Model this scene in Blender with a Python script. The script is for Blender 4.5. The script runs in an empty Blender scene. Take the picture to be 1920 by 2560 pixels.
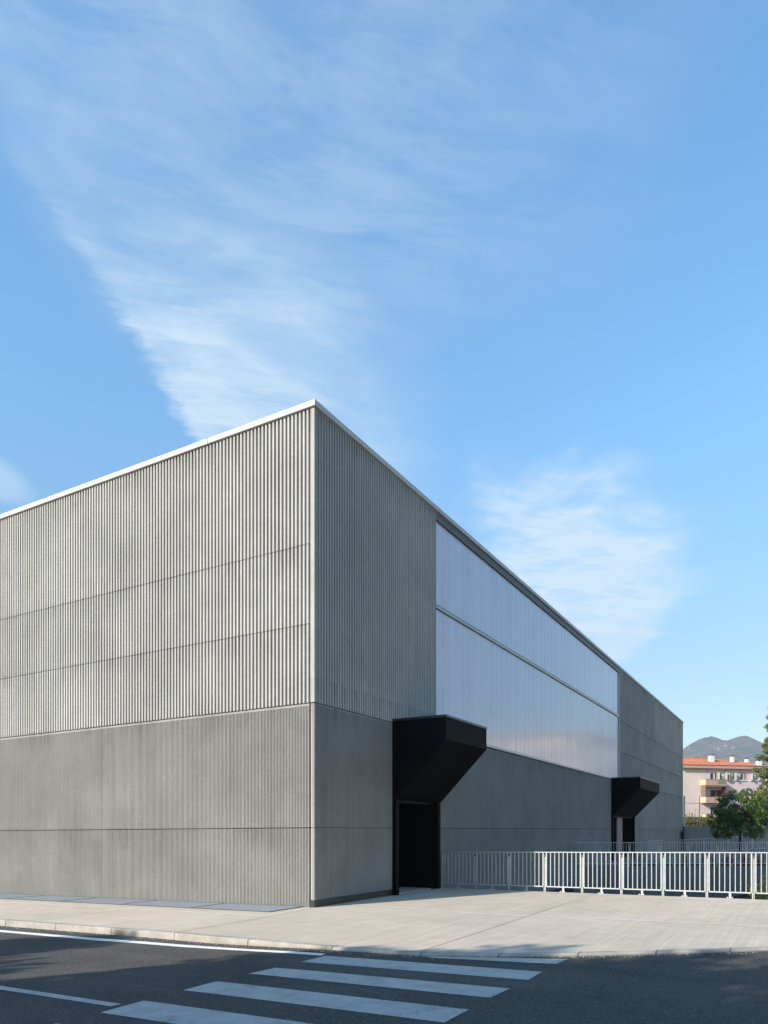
import bpy, bmesh, math, random
import numpy as np
from mathutils import Vector, Matrix, geometry

R = math.radians
sc = bpy.context.scene
col = sc.collection

# ------------------------------------------------------------------ camera, sky, sun, exposure
# World axes follow the sports hall: corner of the hall at the origin, +x along its shaded long side,
# +y along its sunlit front.  FWD / RGT are the camera's horizontal axes in that frame.
F = 1831.0 / 1920.0                      # focal length in picture widths
CC = (-1.481, 15.57)                     # hall corner seen from the camera (right, forward)
DR = (0.5003, 0.8659)
DL = (-0.8659, 0.5003)
EYE = 1.65

def cw(X, Y, Z=0.0):
    """camera-frame metres (right, forward, height) -> world"""
    x, y = X - CC[0], Y - CC[1]
    return Vector((x * DR[0] + y * DR[1], x * DL[0] + y * DL[1], Z))

cam_d = bpy.data.cameras.new("camera")
cam = bpy.data.objects.new("camera", cam_d)
col.objects.link(cam)
cam.location = cw(0, 0, EYE)
fw = cw(0, 1) - cw(0, 0)
cam.rotation_euler = (R(90), 0, math.atan2(fw.y, fw.x) - R(90))
cam_d.sensor_fit = 'HORIZONTAL'
cam_d.sensor_width = 24.0
cam_d.lens = 24.0 * F
cam_d.shift_y = (2075 - 1280) / 1920.0
cam_d.clip_start = 0.1
cam_d.clip_end = 12000
sc.camera = cam

SUN_EL = R(28.0)
SUN_H = Vector((-0.9125, 0.409)).normalized()       # horizontal direction towards the sun
sun_v = Vector((SUN_H.x * math.cos(SUN_EL), SUN_H.y * math.cos(SUN_EL), math.sin(SUN_EL)))
sd = bpy.data.lights.new("sun", 'SUN')
sd.energy = 5.0
sd.angle = R(0.5)
sd.color = (1.0, 0.93, 0.825)
sun = bpy.data.objects.new("sun", sd)
col.objects.link(sun)
sun.rotation_euler = sun_v.to_track_quat('Z', 'Y').to_euler()
sun.location = (-30, 20, 40)

SKY_STRENGTH = 0.15
world = bpy.data.worlds.new("World")
sc.world = world
world.use_nodes = True

class NB:
    """tiny node-graph builder"""
    def __init__(s, tree):
        s.t = tree; s.n = tree.nodes; s.l = tree.links
    def node(s, typ, **kw):
        n = s.n.new(typ)
        for k, v in kw.items(): setattr(n, k, v)
        return n
    def put(s, sock, v):
        if isinstance(v, bpy.types.NodeSocket): s.l.new(v, sock)
        elif v is not None:
            try: sock.default_value = v
            except Exception:
                sock.default_value = (v[0], v[1], v[2], 1.0)
    def m(s, op, a, b=None, c=None, clamp=False):
        n = s.n.new('ShaderNodeMath'); n.operation = op; n.use_clamp = clamp
        for i, v in enumerate((a, b, c)): s.put(n.inputs[i], v)
        return n.outputs[0]
    def add(s, a, b): return s.m('ADD', a, b)
    def sub(s, a, b): return s.m('SUBTRACT', a, b)
    def mul(s, a, b): return s.m('MULTIPLY', a, b)
    def step(s, v, lo, hi, a=0.0, b=1.0, kind='SMOOTHSTEP'):
        n = s.n.new('ShaderNodeMapRange'); n.interpolation_type = kind
        s.put(n.inputs[0], v); s.put(n.inputs[1], lo); s.put(n.inputs[2], hi)
        s.put(n.inputs[3], a); s.put(n.inputs[4], b)
        return n.outputs[0]
    def xyz(s, x, y, z=0.0):
        n = s.n.new('ShaderNodeCombineXYZ')
        for i, v in enumerate((x, y, z)): s.put(n.inputs[i], v)
        return n.outputs[0]
    def sep(s, v):
        n = s.n.new('ShaderNodeSeparateXYZ'); s.l.new(v, n.inputs[0]); return n.outputs
    def noise(s, vec, scale=1.0, detail=3.0, rough=0.5, dist=0.0):
        n = s.n.new('ShaderNodeTexNoise')
        if vec is not None: s.l.new(vec, n.inputs['Vector'])
        n.inputs['Scale'].default_value = scale; n.inputs['Detail'].default_value = detail
        n.inputs['Roughness'].default_value = rough; n.inputs['Distortion'].default_value = dist
        return n.outputs['Fac']
    def mix(s, fac, a, b, blend='MIX'):
        n = s.n.new('ShaderNodeMix'); n.data_type = 'RGBA'; n.blend_type = blend
        s.put(n.inputs[0], fac)
        for k, v in ((6, a), (7, b)):
            if isinstance(v, bpy.types.NodeSocket): s.l.new(v, n.inputs[k])
            else: n.inputs[k].default_value = (v[0], v[1], v[2], 1.0)
        return n.outputs[2]
    def scalevec(s, v, sx, sy, sz):
        n = s.n.new('ShaderNodeVectorMath'); n.operation = 'MULTIPLY'
        s.l.new(v, n.inputs[0]); n.inputs[1].default_value = (sx, sy, sz)
        return n.outputs[0]

def build_world():
    nt = world.node_tree; nt.nodes.clear(); b = NB(nt)
    sky = b.node('ShaderNodeTexSky', sky_type='NISHITA')
    sky.sun_disc = False
    sky.sun_elevation = SUN_EL
    sky.sun_rotation = math.atan2(SUN_H.x, SUN_H.y)
    sky.altitude = 300; sky.air_density = 1.0; sky.dust_density = 0.6; sky.ozone_density = 2.2
    g = b.node('ShaderNodeTexCoord').outputs['Generated']
    d = b.sep(g)
    tone = b.mix(b.step(d[2], 0.10, 0.55), (0.72, 0.74, 0.67), (0.92, 1.36, 1.41))
    tone = b.mix(b.step(d[2], 0.50, 0.76), tone, (0.93, 1.45, 1.56))
    tint = b.mix(1.0, sky.outputs[0], tone, 'MULTIPLY')
    # cirrus lies on a high level sheet: direction / height gives the place on that sheet
    right = b.add(b.mul(d[0], DR[0]), b.mul(d[1], DL[0]))
    ahead = b.add(b.mul(d[0], DR[1]), b.mul(d[1], DL[1]))
    h = b.m('MAXIMUM', d[2], 0.03)
    px = b.m('DIVIDE', right, h); py = b.m('DIVIDE', ahead, h)
    P = b.xyz(px, py)
    wob = b.sub(b.noise(P, 1.7, 2), 0.5)
    wob2 = b.sub(b.noise(b.xyz(b.add(px, 7.3), py), 1.9, 2), 0.5)
    qx = b.add(px, b.mul(wob, 0.22)); qy = b.add(py, b.mul(wob2, 0.22))
    # wind-drawn fibres, running across the sheet
    al = b.add(b.mul(qx, 0.95), b.mul(qy, 0.31))
    ac = b.add(b.mul(qx, -0.31), b.mul(qy, 0.95))
    fib = b.noise(b.xyz(b.mul(al, 1.3), b.mul(ac, 4.6)), 2.2, 9, 0.60, 0.7)
    fine = b.noise(b.xyz(b.mul(al, 4.0), b.mul(ac, 13.0)), 3.0, 8, 0.65, 0.8)
    puff = b.noise(P, 3.4, 9, 0.62, 0.6)
    fibre = b.add(b.mul(fib, 0.40), b.add(b.mul(fine, 0.20), b.mul(puff, 0.40)))
    soft0 = b.noise(P, 2.1, 7, 0.6, 0.5)
    # the large fan: a sharp edge on its left, thinning out to the right
    edge = b.add(-0.575, b.mul(b.sub(py, 1.05), 0.085))
    e = b.add(b.sub(px, edge), b.add(b.mul(b.sub(puff, 0.5), 0.09), b.mul(b.sub(fine, 0.5), 0.07)))
    left = b.step(e, 0.0, 0.055)
    fade = b.mul(b.step(e, 0.05, 0.60, 1.0, 0.75), b.step(b.add(e, b.mul(b.sub(soft0, 0.5), 0.30)), 0.36, 0.70, 1.0, 0.0))
    gap1 = b.add(b.m('POWER', b.m('DIVIDE', b.sub(b.add(b.mul(b.add(qx, 0.30), 0.95), b.mul(b.sub(qy, 1.29), 0.31)), 0.0), 0.20), 2.0), b.m('POWER', b.m('DIVIDE', b.add(b.mul(b.add(qx, 0.30), -0.31), b.mul(b.sub(qy, 1.29), 0.95)), 0.055), 2.0))
    gap2 = b.add(b.m('POWER', b.m('DIVIDE', b.add(b.mul(b.add(qx, 0.20), 0.8), b.mul(b.sub(qy, 1.55), 0.6)), 0.17), 2.0), b.m('POWER', b.m('DIVIDE', b.add(b.mul(b.add(qx, 0.20), -0.6), b.mul(b.sub(qy, 1.55), 0.8)), 0.07), 2.0))
    holes = b.mul(b.step(gap1, 0.0, 1.3, 0.40, 1.0), b.step(gap2, 0.0, 1.4, 0.55, 1.0))
    near = b.step(py, 1.10, 1.50, 0.26, 1.0)
    far_end = b.step(py, 2.4, 3.2, 1.0, 0.0)
    top_end = b.step(py, 0.9, 1.12, 0.30, 1.0)
    body = b.mul(b.mul(left, fade), b.mul(b.mul(near, top_end), far_end))
    fan = b.mul(body, b.mul(holes, b.step(fibre, 0.36, 0.62, 0.36, 1.0)))
    # brighter rim that curves round the far side of the fan
    rim_d = b.m('ABSOLUTE', b.sub(b.add(py, b.mul(wob, 0.12)), b.add(1.43, b.add(b.mul(px, 0.75), b.mul(b.mul(px, px), 0.55)))))
    rim = b.mul(b.mul(b.step(rim_d, 0.0, 0.17, 1.0, 0.0), b.step(b.add(px, b.mul(b.sub(soft0, 0.5), 0.3)), -0.08, 0.10, 1.0, 0.0)),
                b.mul(b.step(px, -0.52, -0.40), b.step(fibre, 0.36, 0.62, 0.15, 0.55)))
    # thin veil over the upper sky
    veil = b.mul(b.mul(b.step(px, -0.62, -0.45), b.step(b.add(px, b.mul(b.sub(soft0, 0.5), 0.4)), -0.05, 0.55, 1.0, 0.0)),
                 b.mul(b.step(py, 1.25, 1.6, 1.0, 0.0), b.step(fibre, 0.36, 0.64, 0.05, 0.34)))
    # the second, lower cloud on the right
    r2 = b.add(b.m('POWER', b.m('DIVIDE', b.sub(px, b.add(0.66, b.mul(b.sub(py, 2.5), 0.30))), 0.45), 2.0),
               b.m('POWER', b.m('DIVIDE', b.sub(py, 3.05), 1.0), 2.0))
    soft = b.noise(P, 2.3, 6, 0.6, 0.6)
    r2n = b.add(r2, b.mul(b.sub(soft, 0.5), 2.4))
    c2 = b.mul(b.step(r2n, 0.1, 1.5, 1.0, 0.0), b.step(b.add(b.mul(fib, 0.5), b.mul(b.noise(P, 4.2, 9, 0.64, 1.4), 0.5)), 0.33, 0.64, 0.28, 1.0))
    tail = b.add(b.m('POWER', b.m('DIVIDE', b.sub(px, b.add(1.20, b.mul(b.sub(py, 3.6), 0.14))), 0.20), 2.0), b.m('POWER', b.m('DIVIDE', b.sub(py, 3.6), 0.95), 2.0))
    c3 = b.mul(b.step(b.add(tail, b.mul(b.sub(soft, 0.5), 1.6)), 0.2, 1.2, 1.0, 0.0), 0.95)
    c2 = b.m('MAXIMUM', b.mul(c2, 1.2), b.mul(c3, b.step(fibre, 0.3, 0.65, 0.4, 1.0)))
    # wisps at the far left and low on the right
    w1 = b.add(b.m('POWER', b.m('DIVIDE', b.add(px, 1.12), 0.12), 2.0), b.m('POWER', b.m('DIVIDE', b.sub(py, 2.05), 0.25), 2.0))
    c4 = b.mul(b.step(b.add(w1, b.mul(b.sub(soft, 0.5), 1.0)), 0.1, 1.0, 1.0, 0.0), 0.4)
    low = b.mul(b.mul(b.step(py, 4.2, 6.5), b.step(py, 9, 22, 1.0, 0.0)), b.step(b.noise(b.xyz(b.mul(px, 0.7), b.mul(py, 1.0)), 1.1, 6, 0.6), 0.45, 0.7, 0.0, 0.35))
    tot = b.m('MAXIMUM', b.m('MAXIMUM', b.mul(fan, 0.95), veil), b.m('MAXIMUM', b.m('MAXIMUM', c2, rim), b.m('MAXIMUM', c4, low)))
    tot = b.mul(tot, b.step(d[2], 0.02, 0.10))
    tot = b.m('MINIMUM', tot, 0.9)
    colr = b.mix(tot, tint, (3.1, 3.85, 4.5))
    bg = b.node('ShaderNodeBackground'); bg.inputs[1].default_value = SKY_STRENGTH
    nt.links.new(colr, bg.inputs[0])
    out = b.node('ShaderNodeOutputWorld'); nt.links.new(bg.outputs[0], out.inputs[0])
build_world()

sc.view_settings.view_transform = 'Standard'
sc.view_settings.look = 'None'
sc.view_settings.gamma = 1.0
sc.view_settings.exposure = 0.55
sc.view_settings.use_curve_mapping = False
sc.cycles.pixel_filter_type = 'BLACKMAN_HARRIS'
sc.cycles.filter_width = 1.5
sc.cycles.max_bounces = 6
sc.cycles.diffuse_bounces = 4

# ------------------------------------------------------------------ helpers
def gz(y):
    """height of the pavement: falls gently along the front, rises a little towards the camera"""
    return -0.017 * y if y > 0 else -0.0065 * max(y, -14)

def sm(t): t = max(0.0, min(1.0, t)); return t * t * (3 - 2 * t)

def kerb_show(y): return 0.035 + 0.07 * sm((y + 3.9) / 3.2)

def rz(x, y):
    w = sm((x + 9.0) / 4.0)
    return gz(y) - (kerb_show(y) * w + 0.07 * (1 - w))

class MB:
    """collects geometry for ONE mesh object"""
    def __init__(s): s.v = []; s.f = []
    def poly(s, pts):
        n = len(s.v); s.v += [tuple(p) for p in pts]; s.f.append(tuple(range(n, n + len(pts))))
    def box(s, x0, x1, y0, y1, z0, z1, fn=None):
        n = len(s.v)
        c = [(x, y, z) for z in (z0, z1) for y in (y0, y1) for x in (x0, x1)]
        s.v += [tuple(fn(*p)) for p in c] if fn else c
        for q in ((0, 2, 3, 1), (4, 5, 7, 6), (0, 1, 5, 4), (1, 3, 7, 5), (3, 2, 6, 7), (2, 0, 4, 6)):
            s.f.append(tuple(n + i for i in q))
    def prism(s, ring0, ring1):
        n = len(s.v); k = len(ring0)
        s.v += [tuple(p) for p in ring0] + [tuple(p) for p in ring1]
        s.f.append(tuple(n + i for i in reversed(range(k)))); s.f.append(tuple(n + k + i for i in range(k)))
        for i in range(k):
            j = (i + 1) % k; s.f.append((n + i, n + j, n + k + j, n + k + i))
    def bar(s, a, b, w, d=None, up=(0, 0, 1)):
        """rectangular bar from a to b, w across, d along the third axis"""
        a = Vector(a); b = Vector(b); d = w if d is None else d
        t = (b - a).normalized(); u = Vector(up)
        if abs(t.dot(u)) > 0.95: u = Vector((0, 1, 0))
        p = t.cross(u).normalized(); q = p.cross(t)
        ring = [p * (w / 2) * i + q * (d / 2) * j for i, j in ((-1, -1), (1, -1), (1, 1), (-1, 1))]
        s.prism([a + r for r in ring], [b + r for r in ring])
    def tube(s, pts, radii, k=8):
        pts = [Vector(p) for p in pts]; n0 = len(s.v)
        for i, p in enumerate(pts):
            t = (pts[min(i + 1, len(pts) - 1)] - pts[max(i - 1, 0)]).normalized()
            u = Vector((1, 0, 0)) if abs(t.x) < 0.9 else Vector((0, 1, 0))
            a = t.cross(u).normalized(); c = t.cross(a)
            r = radii[i] if hasattr(radii, '__len__') else radii
            for j in range(k):
                w = 2 * math.pi * j / k
                s.v.append(tuple(p + a * math.cos(w) * r + c * math.sin(w) * r))
        for i in range(len(pts) - 1):
            for j in range(k):
                A = n0 + i * k; B = A + k; jj = (j + 1) % k
                s.f.append((A + j, A + jj, B + jj, B + j))
        s.f.append(tuple(n0 + j for j in reversed(range(k))))
        s.f.append(tuple(n0 + (len(pts) - 1) * k + j for j in range(k)))
    def build(s, name, mat, parent=None, smooth=False, bevel=0.0, fix=True):
        me = bpy.data.meshes.new(name); me.from_pydata(s.v, [], s.f); me.update()
        if fix:
            bm = bmesh.new(); bm.from_mesh(me); bmesh.ops.recalc_face_normals(bm, faces=bm.faces); bm.to_mesh(me); bm.free()
        me.materials.append(mat)
        if smooth:
            me.polygons.foreach_set('use_smooth', [True] * len(me.polygons))
        o = bpy.data.objects.new(name, me); col.objects.link(o)
        if parent: o.parent = parent
        if bevel:
            bv = o.modifiers.new('bevel', 'BEVEL'); bv.width = bevel; bv.segments = 2; bv.limit_method = 'ANGLE'
        return o

def tag(o, label=None, cat=None, group=None, kind=None):
    if label: o['label'] = label
    if cat: o['category'] = cat
    if group: o['group'] = group
    if kind: o['kind'] = kind
    return o

def thing(name, label, cat, loc=(0, 0, 0), group=None, rz_=0.0):
    o = bpy.data.objects.new(name, None); col.objects.link(o)
    o.location = loc; o.rotation_euler = (0, 0, rz_); o.empty_display_size = 0.3
    return tag(o, label, cat, group)

def structure(name, mb, mat, label, cat, **kw):
    return tag(mb.build(name, mat, **kw), label, cat, kind='structure')

# ------------------------------------------------------------------ materials
def material(name):
    m = bpy.data.materials.new(name); m.use_nodes = True
    nt = m.node_tree; b = NB(nt)
    return m, b, nt.nodes['Principled BSDF'], b.node('ShaderNodeNewGeometry').outputs['Position']

def set_bsdf(p, rough=0.8, spec=0.3, metal=0.0):
    p.inputs['Roughness'].default_value = rough
    p.inputs['Specular IOR Level'].default_value = spec
    p.inputs['Metallic'].default_value = metal

def bump(b, p, h, strength=0.3, dist=0.01):
    n = b.node('ShaderNodeBump'); n.inputs['Strength'].default_value = strength
    n.inputs['Distance'].default_value = dist
    b.l.new(h, n.inputs['Height']); b.l.new(n.outputs[0], p.inputs['Normal'])

def simple(name, c, rough=0.6, spec=0.4, metal=0.0, var=0.12, scale=3.0, bump_s=0.0):
    m, b, p, pos = material(name)
    n = b.noise(pos, scale, 4, 0.6)
    k = b.step(n, 0.25, 0.75, 1 - var, 1 + var, 'LINEAR')
    cc = b.mix(1.0, c, b.xyz(k, k, k), 'MULTIPLY')
    b.l.new(cc, p.inputs['Base Color']); set_bsdf(p, rough, spec, metal)
    if bump_s: bump(b, p, b.noise(pos, scale * 20, 3), bump_s)
    return m

def concrete(name, c, streak=0.16, blotch=0.16, warm=0.0, joints=(10.6, 7.77, 6.06, 4.36, 1.70)):
    m, b, p, pos = material(name)
    big = b.noise(pos, 0.55, 4, 0.6)
    mid = b.noise(b.scalevec(pos, 1, 1, 0.6), 2.3, 5, 0.65)
    st = b.noise(b.scalevec(pos, 16, 16, 0.22), 1.0, 6, 0.7)
    pit = b.noise(pos, 70, 2, 0.5); gr = b.noise(pos, 17, 5, 0.75)
    rnd = b.node('ShaderNodeObjectInfo').outputs['Random']
    k = b.step(big, 0.25, 0.75, 1 - blotch, 1 + blotch, 'LINEAR')
    k = b.mul(k, b.step(mid, 0.25, 0.75, 0.95, 1.05, 'LINEAR'))
    k = b.mul(k, b.step(st, 0.28, 0.72, 1 - streak, 1 + streak, 'LINEAR'))
    k = b.mul(k, b.step(pit, 0.62, 0.76, 1.0, 0.72, 'LINEAR'))
    k = b.mul(k, b.step(gr, 0.30, 0.70, 0.87, 1.12, 'LINEAR'))
    k = b.mul(k, b.step(rnd, 0, 1, 0.88, 1.08, 'LINEAR'))
    # run-off below the panel joints, lime bloom just above them
    s = b.sep(pos); run = None; bloom = None
    dr = b.noise(b.scalevec(pos, 11, 11, 0.05), 1.0, 5, 0.7)
    for zj in joints:
        below = b.mul(b.step(s[2], zj - 0.75, zj - 0.02), b.step(s[2], zj, zj + 0.01, 1.0, 0.0, 'LINEAR'))
        above = b.mul(b.step(s[2], zj - 0.01, zj + 0.01, 0.0, 1.0, 'LINEAR'), b.step(s[2], zj + 0.03, zj + 0.40, 1.0, 0.0))
        run = below if run is None else b.m('MAXIMUM', run, below)
        bloom = above if bloom is None else b.m('MAXIMUM', bloom, above)
    run = b.mul(run, b.step(b.noise(b.scalevec(pos, 0.8, 0.8, 0.5), 1.0, 4, 0.6), 0.36, 0.66, 0.1, 1.0))
    k = b.mul(k, b.sub(1.0, b.mul(run, b.step(dr, 0.38, 0.66, 0.0, 0.32))))
    k = b.mul(k, b.add(1.0, b.mul(bloom, b.step(dr, 0.56, 0.70, 0.0, 0.28))))
    cc = b.mix(1.0, c, b.xyz(k, k, k), 'MULTIPLY')
    stain = b.step(b.noise(b.scalevec(pos, 1.4, 1.4, 0.5), 1.0, 4, 0.6), 0.52, 0.75, 0.0, 0.35 + warm)
    cc = b.mix(stain, cc, b.mix(1.0, cc, (0.80, 0.74, 0.62), 'MULTIPLY'))
    b.l.new(cc, p.inputs['Base Color']); set_bsdf(p, 0.9, 0.08)
    bump(b, p, b.add(pit, mid), 0.25, 0.004)
    return m

M_CONC = concrete('ribbed_concrete', (0.41, 0.394, 0.368), warm=-0.1, streak=0.13, blotch=0.11)
M_CONC2 = concrete('fine_ribbed_concrete', (0.31, 0.296, 0.274), warm=-0.05, streak=0.13, blotch=0.14)
M_CONC_TALL = concrete('tall_ribbed_concrete', (0.43, 0.412, 0.378), warm=0.05, streak=0.16, blotch=0.12, joints=(10.6, 4.9))
M_WALLC = concrete('retaining_concrete', (0.21, 0.21, 0.205), streak=0.28)
M_CORE = simple('dark_core', (0.10, 0.10, 0.095), 0.9)
M_COPING = simple('coping_sheet', (0.50, 0.49, 0.47), 0.6, 0.15, 0.0, 0.03, 1.0)
M_ALU = simple('aluminium', (0.40, 0.41, 0.42), 0.45, 0.4, 0.5, 0.05, 2.0)
M_GREYFRAME = simple('grey_frame', (0.12, 0.12, 0.115), 0.5, 0.2, 0.0, 0.06, 2.0)
M_BLACK = simple('black_coated_steel', (0.0065, 0.0068, 0.0075), 0.65, 0.06, 0.0, 0.25, 1.3)
M_BLACKIN = simple('black_recess', (0.006, 0.006, 0.007), 0.6, 0.2, 0.0, 0.2, 1.0)
M_FLASH = simple('blue_black_flashing', (0.035, 0.045, 0.06), 0.35, 0.5, 0.3, 0.1, 1.5)
M_PLINTH = simple('black_plinth', (0.035, 0.033, 0.028), 0.35, 0.45, 0.0, 0.35, 2.0)
M_GALV = None
def galv(name, c):
    m, b, p, pos = material(name)
    v = b.node('ShaderNodeTexVoronoi'); v.inputs['Scale'].default_value = 45
    b.l.new(pos, v.inputs['Vector'])
    k = b.step(b.sep(v.outputs['Color'])[0], 0, 1, 0.90, 1.06, 'LINEAR')
    k = b.mul(k, b.step(b.noise(pos, 5, 4), 0.3, 0.7, 0.92, 1.06, 'LINEAR'))
    b.l.new(b.mix(1.0, c, b.xyz(k, k, k), 'MULTIPLY'), p.inputs['Base Color'])
    set_bsdf(p, 0.42, 0.5, 0.45)
    return m
M_GALV = galv('galvanised_steel', (0.50, 0.51, 0.51))
M_GRATE = galv('grating_steel', (0.46, 0.50, 0.55))
M_BEIGE_DOOR = simple('beige_leaf', (0.28, 0.24, 0.21), 0.6)

def polycarb():
    m, b, p, pos = material('polycarbonate')
    s = b.sep(pos)
    idx = b.m('FLOOR', b.m('DIVIDE', b.sub(s[0], 5.95), 0.47))
    wn = b.node('ShaderNodeTexWhiteNoise', noise_dimensions='1D'); b.l.new(idx, wn.inputs['W'])
    k = b.step(wn.outputs['Value'], 0, 1, 0.96, 1.04, 'LINEAR')
    mois = b.step(b.noise(b.scalevec(pos, 0.55, 1, 0.35), 1.0, 5, 0.62, 0.2), 0.56, 0.62, 1.0, 0.93)
    k = b.mul(k, mois)
    b.l.new(b.mix(1.0, (0.53, 0.50, 0.58), b.xyz(k, k, k), 'MULTIPLY'), p.inputs['Base Color'])
    set_bsdf(p, 0.15, 0.95)
    wv = b.noise(b.xyz(b.mul(s[0], 55), 0.0, b.mul(s[2], 0.12)), 1.0, 2, 0.5)
    bump(b, p, wv, 0.10, 0.01)
    return m
M_POLY = polycarb()

def paving():
    m, b, p, pos = material('brushed_concrete')
    big = b.noise(pos, 0.35, 5, 0.6)
    br = b.noise(b.scalevec(pos, 0.35, 26, 1), 1.0, 5, 0.7, 0.15)       # broom finish along x
    br2 = b.noise(b.scalevec(pos, 0.22, 7, 1), 1.0, 4, 0.6)
    pit = b.noise(pos, 60, 2)
    k = b.step(big, 0.25, 0.75, 0.86, 1.12, 'LINEAR')
    k = b.mul(k, b.step(b.noise(pos, 2.2, 5, 0.65), 0.3, 0.7, 0.93, 1.06, 'LINEAR'))
    k = b.mul(k, b.step(br, 0.3, 0.7, 0.87, 1.08, 'LINEAR'))
    k = b.mul(k, b.step(br2, 0.3, 0.7, 0.95, 1.05, 'LINEAR'))
    k = b.mul(k, b.step(pit, 0.66, 0.8, 1.0, 0.8, 'LINEAR'))
    dark = b.step(br, 0.68, 0.80, 1.0, 0.80)
    k = b.mul(k, dark)
    cc = b.mix(1.0, (0.52, 0.440, 0.352), b.xyz(k, k, k), 'MULTIPLY')
    b.l.new(cc, p.inputs['Base Color']); set_bsdf(p, 0.9, 0.06)
    bump(b, p, br, 0.35, 0.006)
    return m
M_PAVE = paving()
M_PALE = simple('pale_joint', (0.66, 0.60, 0.53), 0.9, 0.05, var=0.15, scale=4)
M_JOINT = simple('dark_joint', (0.10, 0.085, 0.075), 0.95, 0.1)

def kerb_mat():
    m, b, p, pos = material('kerb_concrete')
    k = b.step(b.noise(pos, 2.5, 6, 0.7), 0.3, 0.7, 0.68, 1.15, 'LINEAR')
    k = b.mul(k, b.step(b.noise(pos, 50, 2), 0.3, 0.7, 0.9, 1.08, 'LINEAR'))
    st = b.step(b.noise(b.scalevec(pos, 1, 1, 4), 1.6, 4, 0.6), 0.5, 0.72, 0, 0.6)
    cc = b.mix(1.0, (0.40, 0.365, 0.32), b.xyz(k, k, k), 'MULTIPLY')
    cc = b.mix(st, cc, b.mix(1.0, cc, (0.75, 0.62, 0.46), 'MULTIPLY'))
    b.l.new(cc, p.inputs['Base Color']); set_bsdf(p, 0.85, 0.2)
    bump(b, p, b.noise(pos, 30, 4), 0.5, 0.01)
    return m
M_KERB = kerb_mat()

def asphalt():
    m, b, p, pos = material('asphalt')
    g = b.noise(pos, 160, 2, 0.6)
    v = b.node('ShaderNodeTexVoronoi'); v.inputs['Scale'].default_value = 85; b.l.new(pos, v.inputs['Vector'])
    big = b.noise(pos, 0.5, 5, 0.65); lane = b.noise(b.scalevec(pos, 1.3, 0.15, 1), 1.0, 4)
    k = b.step(big, 0.25, 0.75, 0.76, 1.22, 'LINEAR')
    k = b.mul(k, b.step(b.noise(pos, 38, 3, 0.7), 0.3, 0.7, 0.78, 1.22, 'LINEAR'))
    k = b.mul(k, b.step(lane, 0.3, 0.7, 0.9, 1.1, 'LINEAR'))
    k = b.mul(k, b.step(g, 0.3, 0.7, 0.70, 1.30, 'LINEAR'))
    chips = b.step(b.sep(v.outputs['Color'])[0], 0.90, 0.95, 0.0, 0.35)
    cc = b.mix(1.0, (0.088, 0.082, 0.077), b.xyz(k, k, k), 'MULTIPLY')
    cc = b.mix(chips, cc, (0.30, 0.285, 0.27))
    b.l.new(cc, p.inputs['Base Color']); set_bsdf(p, 0.95, 0.04)
    bump(b, p, b.add(g, v.outputs['Distance']), 0.22, 0.004)
    return m
M_ASPH = asphalt()

def road_paint(name, c, wear):
    m, b, p, pos = material(name)
    sp = b.noise(pos, 75, 3, 0.65); big = b.noise(pos, 1.6, 5, 0.65)
    w = b.step(b.add(b.mul(sp, 0.55), b.mul(big, 0.45)), 0.56 - wear, 0.66 - wear * 0.6, 0.0, 0.85)
    k = b.step(b.noise(pos, 4, 5, 0.6), 0.3, 0.7, 0.85, 1.1, 'LINEAR')
    cc = b.mix(w, b.mix(1.0, c, b.xyz(k, k, k), 'MULTIPLY'), (0.15, 0.142, 0.135))
    b.l.new(cc, p.inputs['Base Color']); set_bsdf(p, 0.85, 0.06)
    bump(b, p, sp, 0.4, 0.004)
    return m
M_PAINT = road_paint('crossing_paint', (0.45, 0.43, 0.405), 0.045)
M_PAINT2 = road_paint('edge_paint', (0.74, 0.71, 0.66), -0.04)

def foliage(name, dark, light, accent=None, acc=0.0, trans=0.35):
    m, b, p, pos = material(name)
    gn = b.n.new('ShaderNodeNewGeometry')
    r = gn.outputs['Random Per Island']
    c = b.mix(b.step(r, 0, 1, 0, 1, 'LINEAR'), dark, light)
    c = b.mix(b.step(b.noise(pos, 1.6, 3), 0.35, 0.65, 0.0, 0.6), c, b.mix(1.0, c, (0.6, 0.62, 0.55), 'MULTIPLY'))
    if accent:
        wn = b.node('ShaderNodeTexWhiteNoise', noise_dimensions='1D'); b.l.new(r, wn.inputs['W'])
        c = b.mix(b.step(wn.outputs['Value'], 1 - acc, 1 - acc + 0.02), c, accent)
    b.l.new(c, p.inputs['Base Color']); set_bsdf(p, 0.55, 0.35)
    if trans:
        tr = b.node('ShaderNodeBsdfTranslucent'); b.l.new(c, tr.inputs[0])
        mx = b.node('ShaderNodeMixShader'); mx.inputs[0].default_value = trans
        out = [n for n in b.n if n.type == 'OUTPUT_MATERIAL'][0]
        b.l.new(p.outputs[0], mx.inputs[1]); b.l.new(tr.outputs[0], mx.inputs[2]); b.l.new(mx.outputs[0], out.inputs[0])
    return m
M_BARK = simple('bark', (0.085, 0.06, 0.045), 0.9, 0.1, var=0.3, scale=9)
M_LEAF = foliage('dark_leaves', (0.045, 0.095, 0.02), (0.12, 0.20, 0.04), (0.30, 0.24, 0.04), 0.08)
M_LEAF_Y = foliage('yellow_green_leaves', (0.15, 0.19, 0.03), (0.30, 0.31, 0.06), (0.40, 0.32, 0.06), 0.1)
M_PINE = foliage('pine_needles', (0.10, 0.15, 0.04), (0.21, 0.235, 0.07), (0.15, 0.10, 0.045), 0.12, 0.15)
M_DARKCON = foliage('dark_conifer_needles', (0.012, 0.022, 0.012), (0.025, 0.042, 0.018), None, 0, 0.1)
M_RED = foliage('red_brown_leaves', (0.11, 0.028, 0.022), (0.24, 0.065, 0.045), (0.06, 0.07, 0.02), 0.15)
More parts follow.
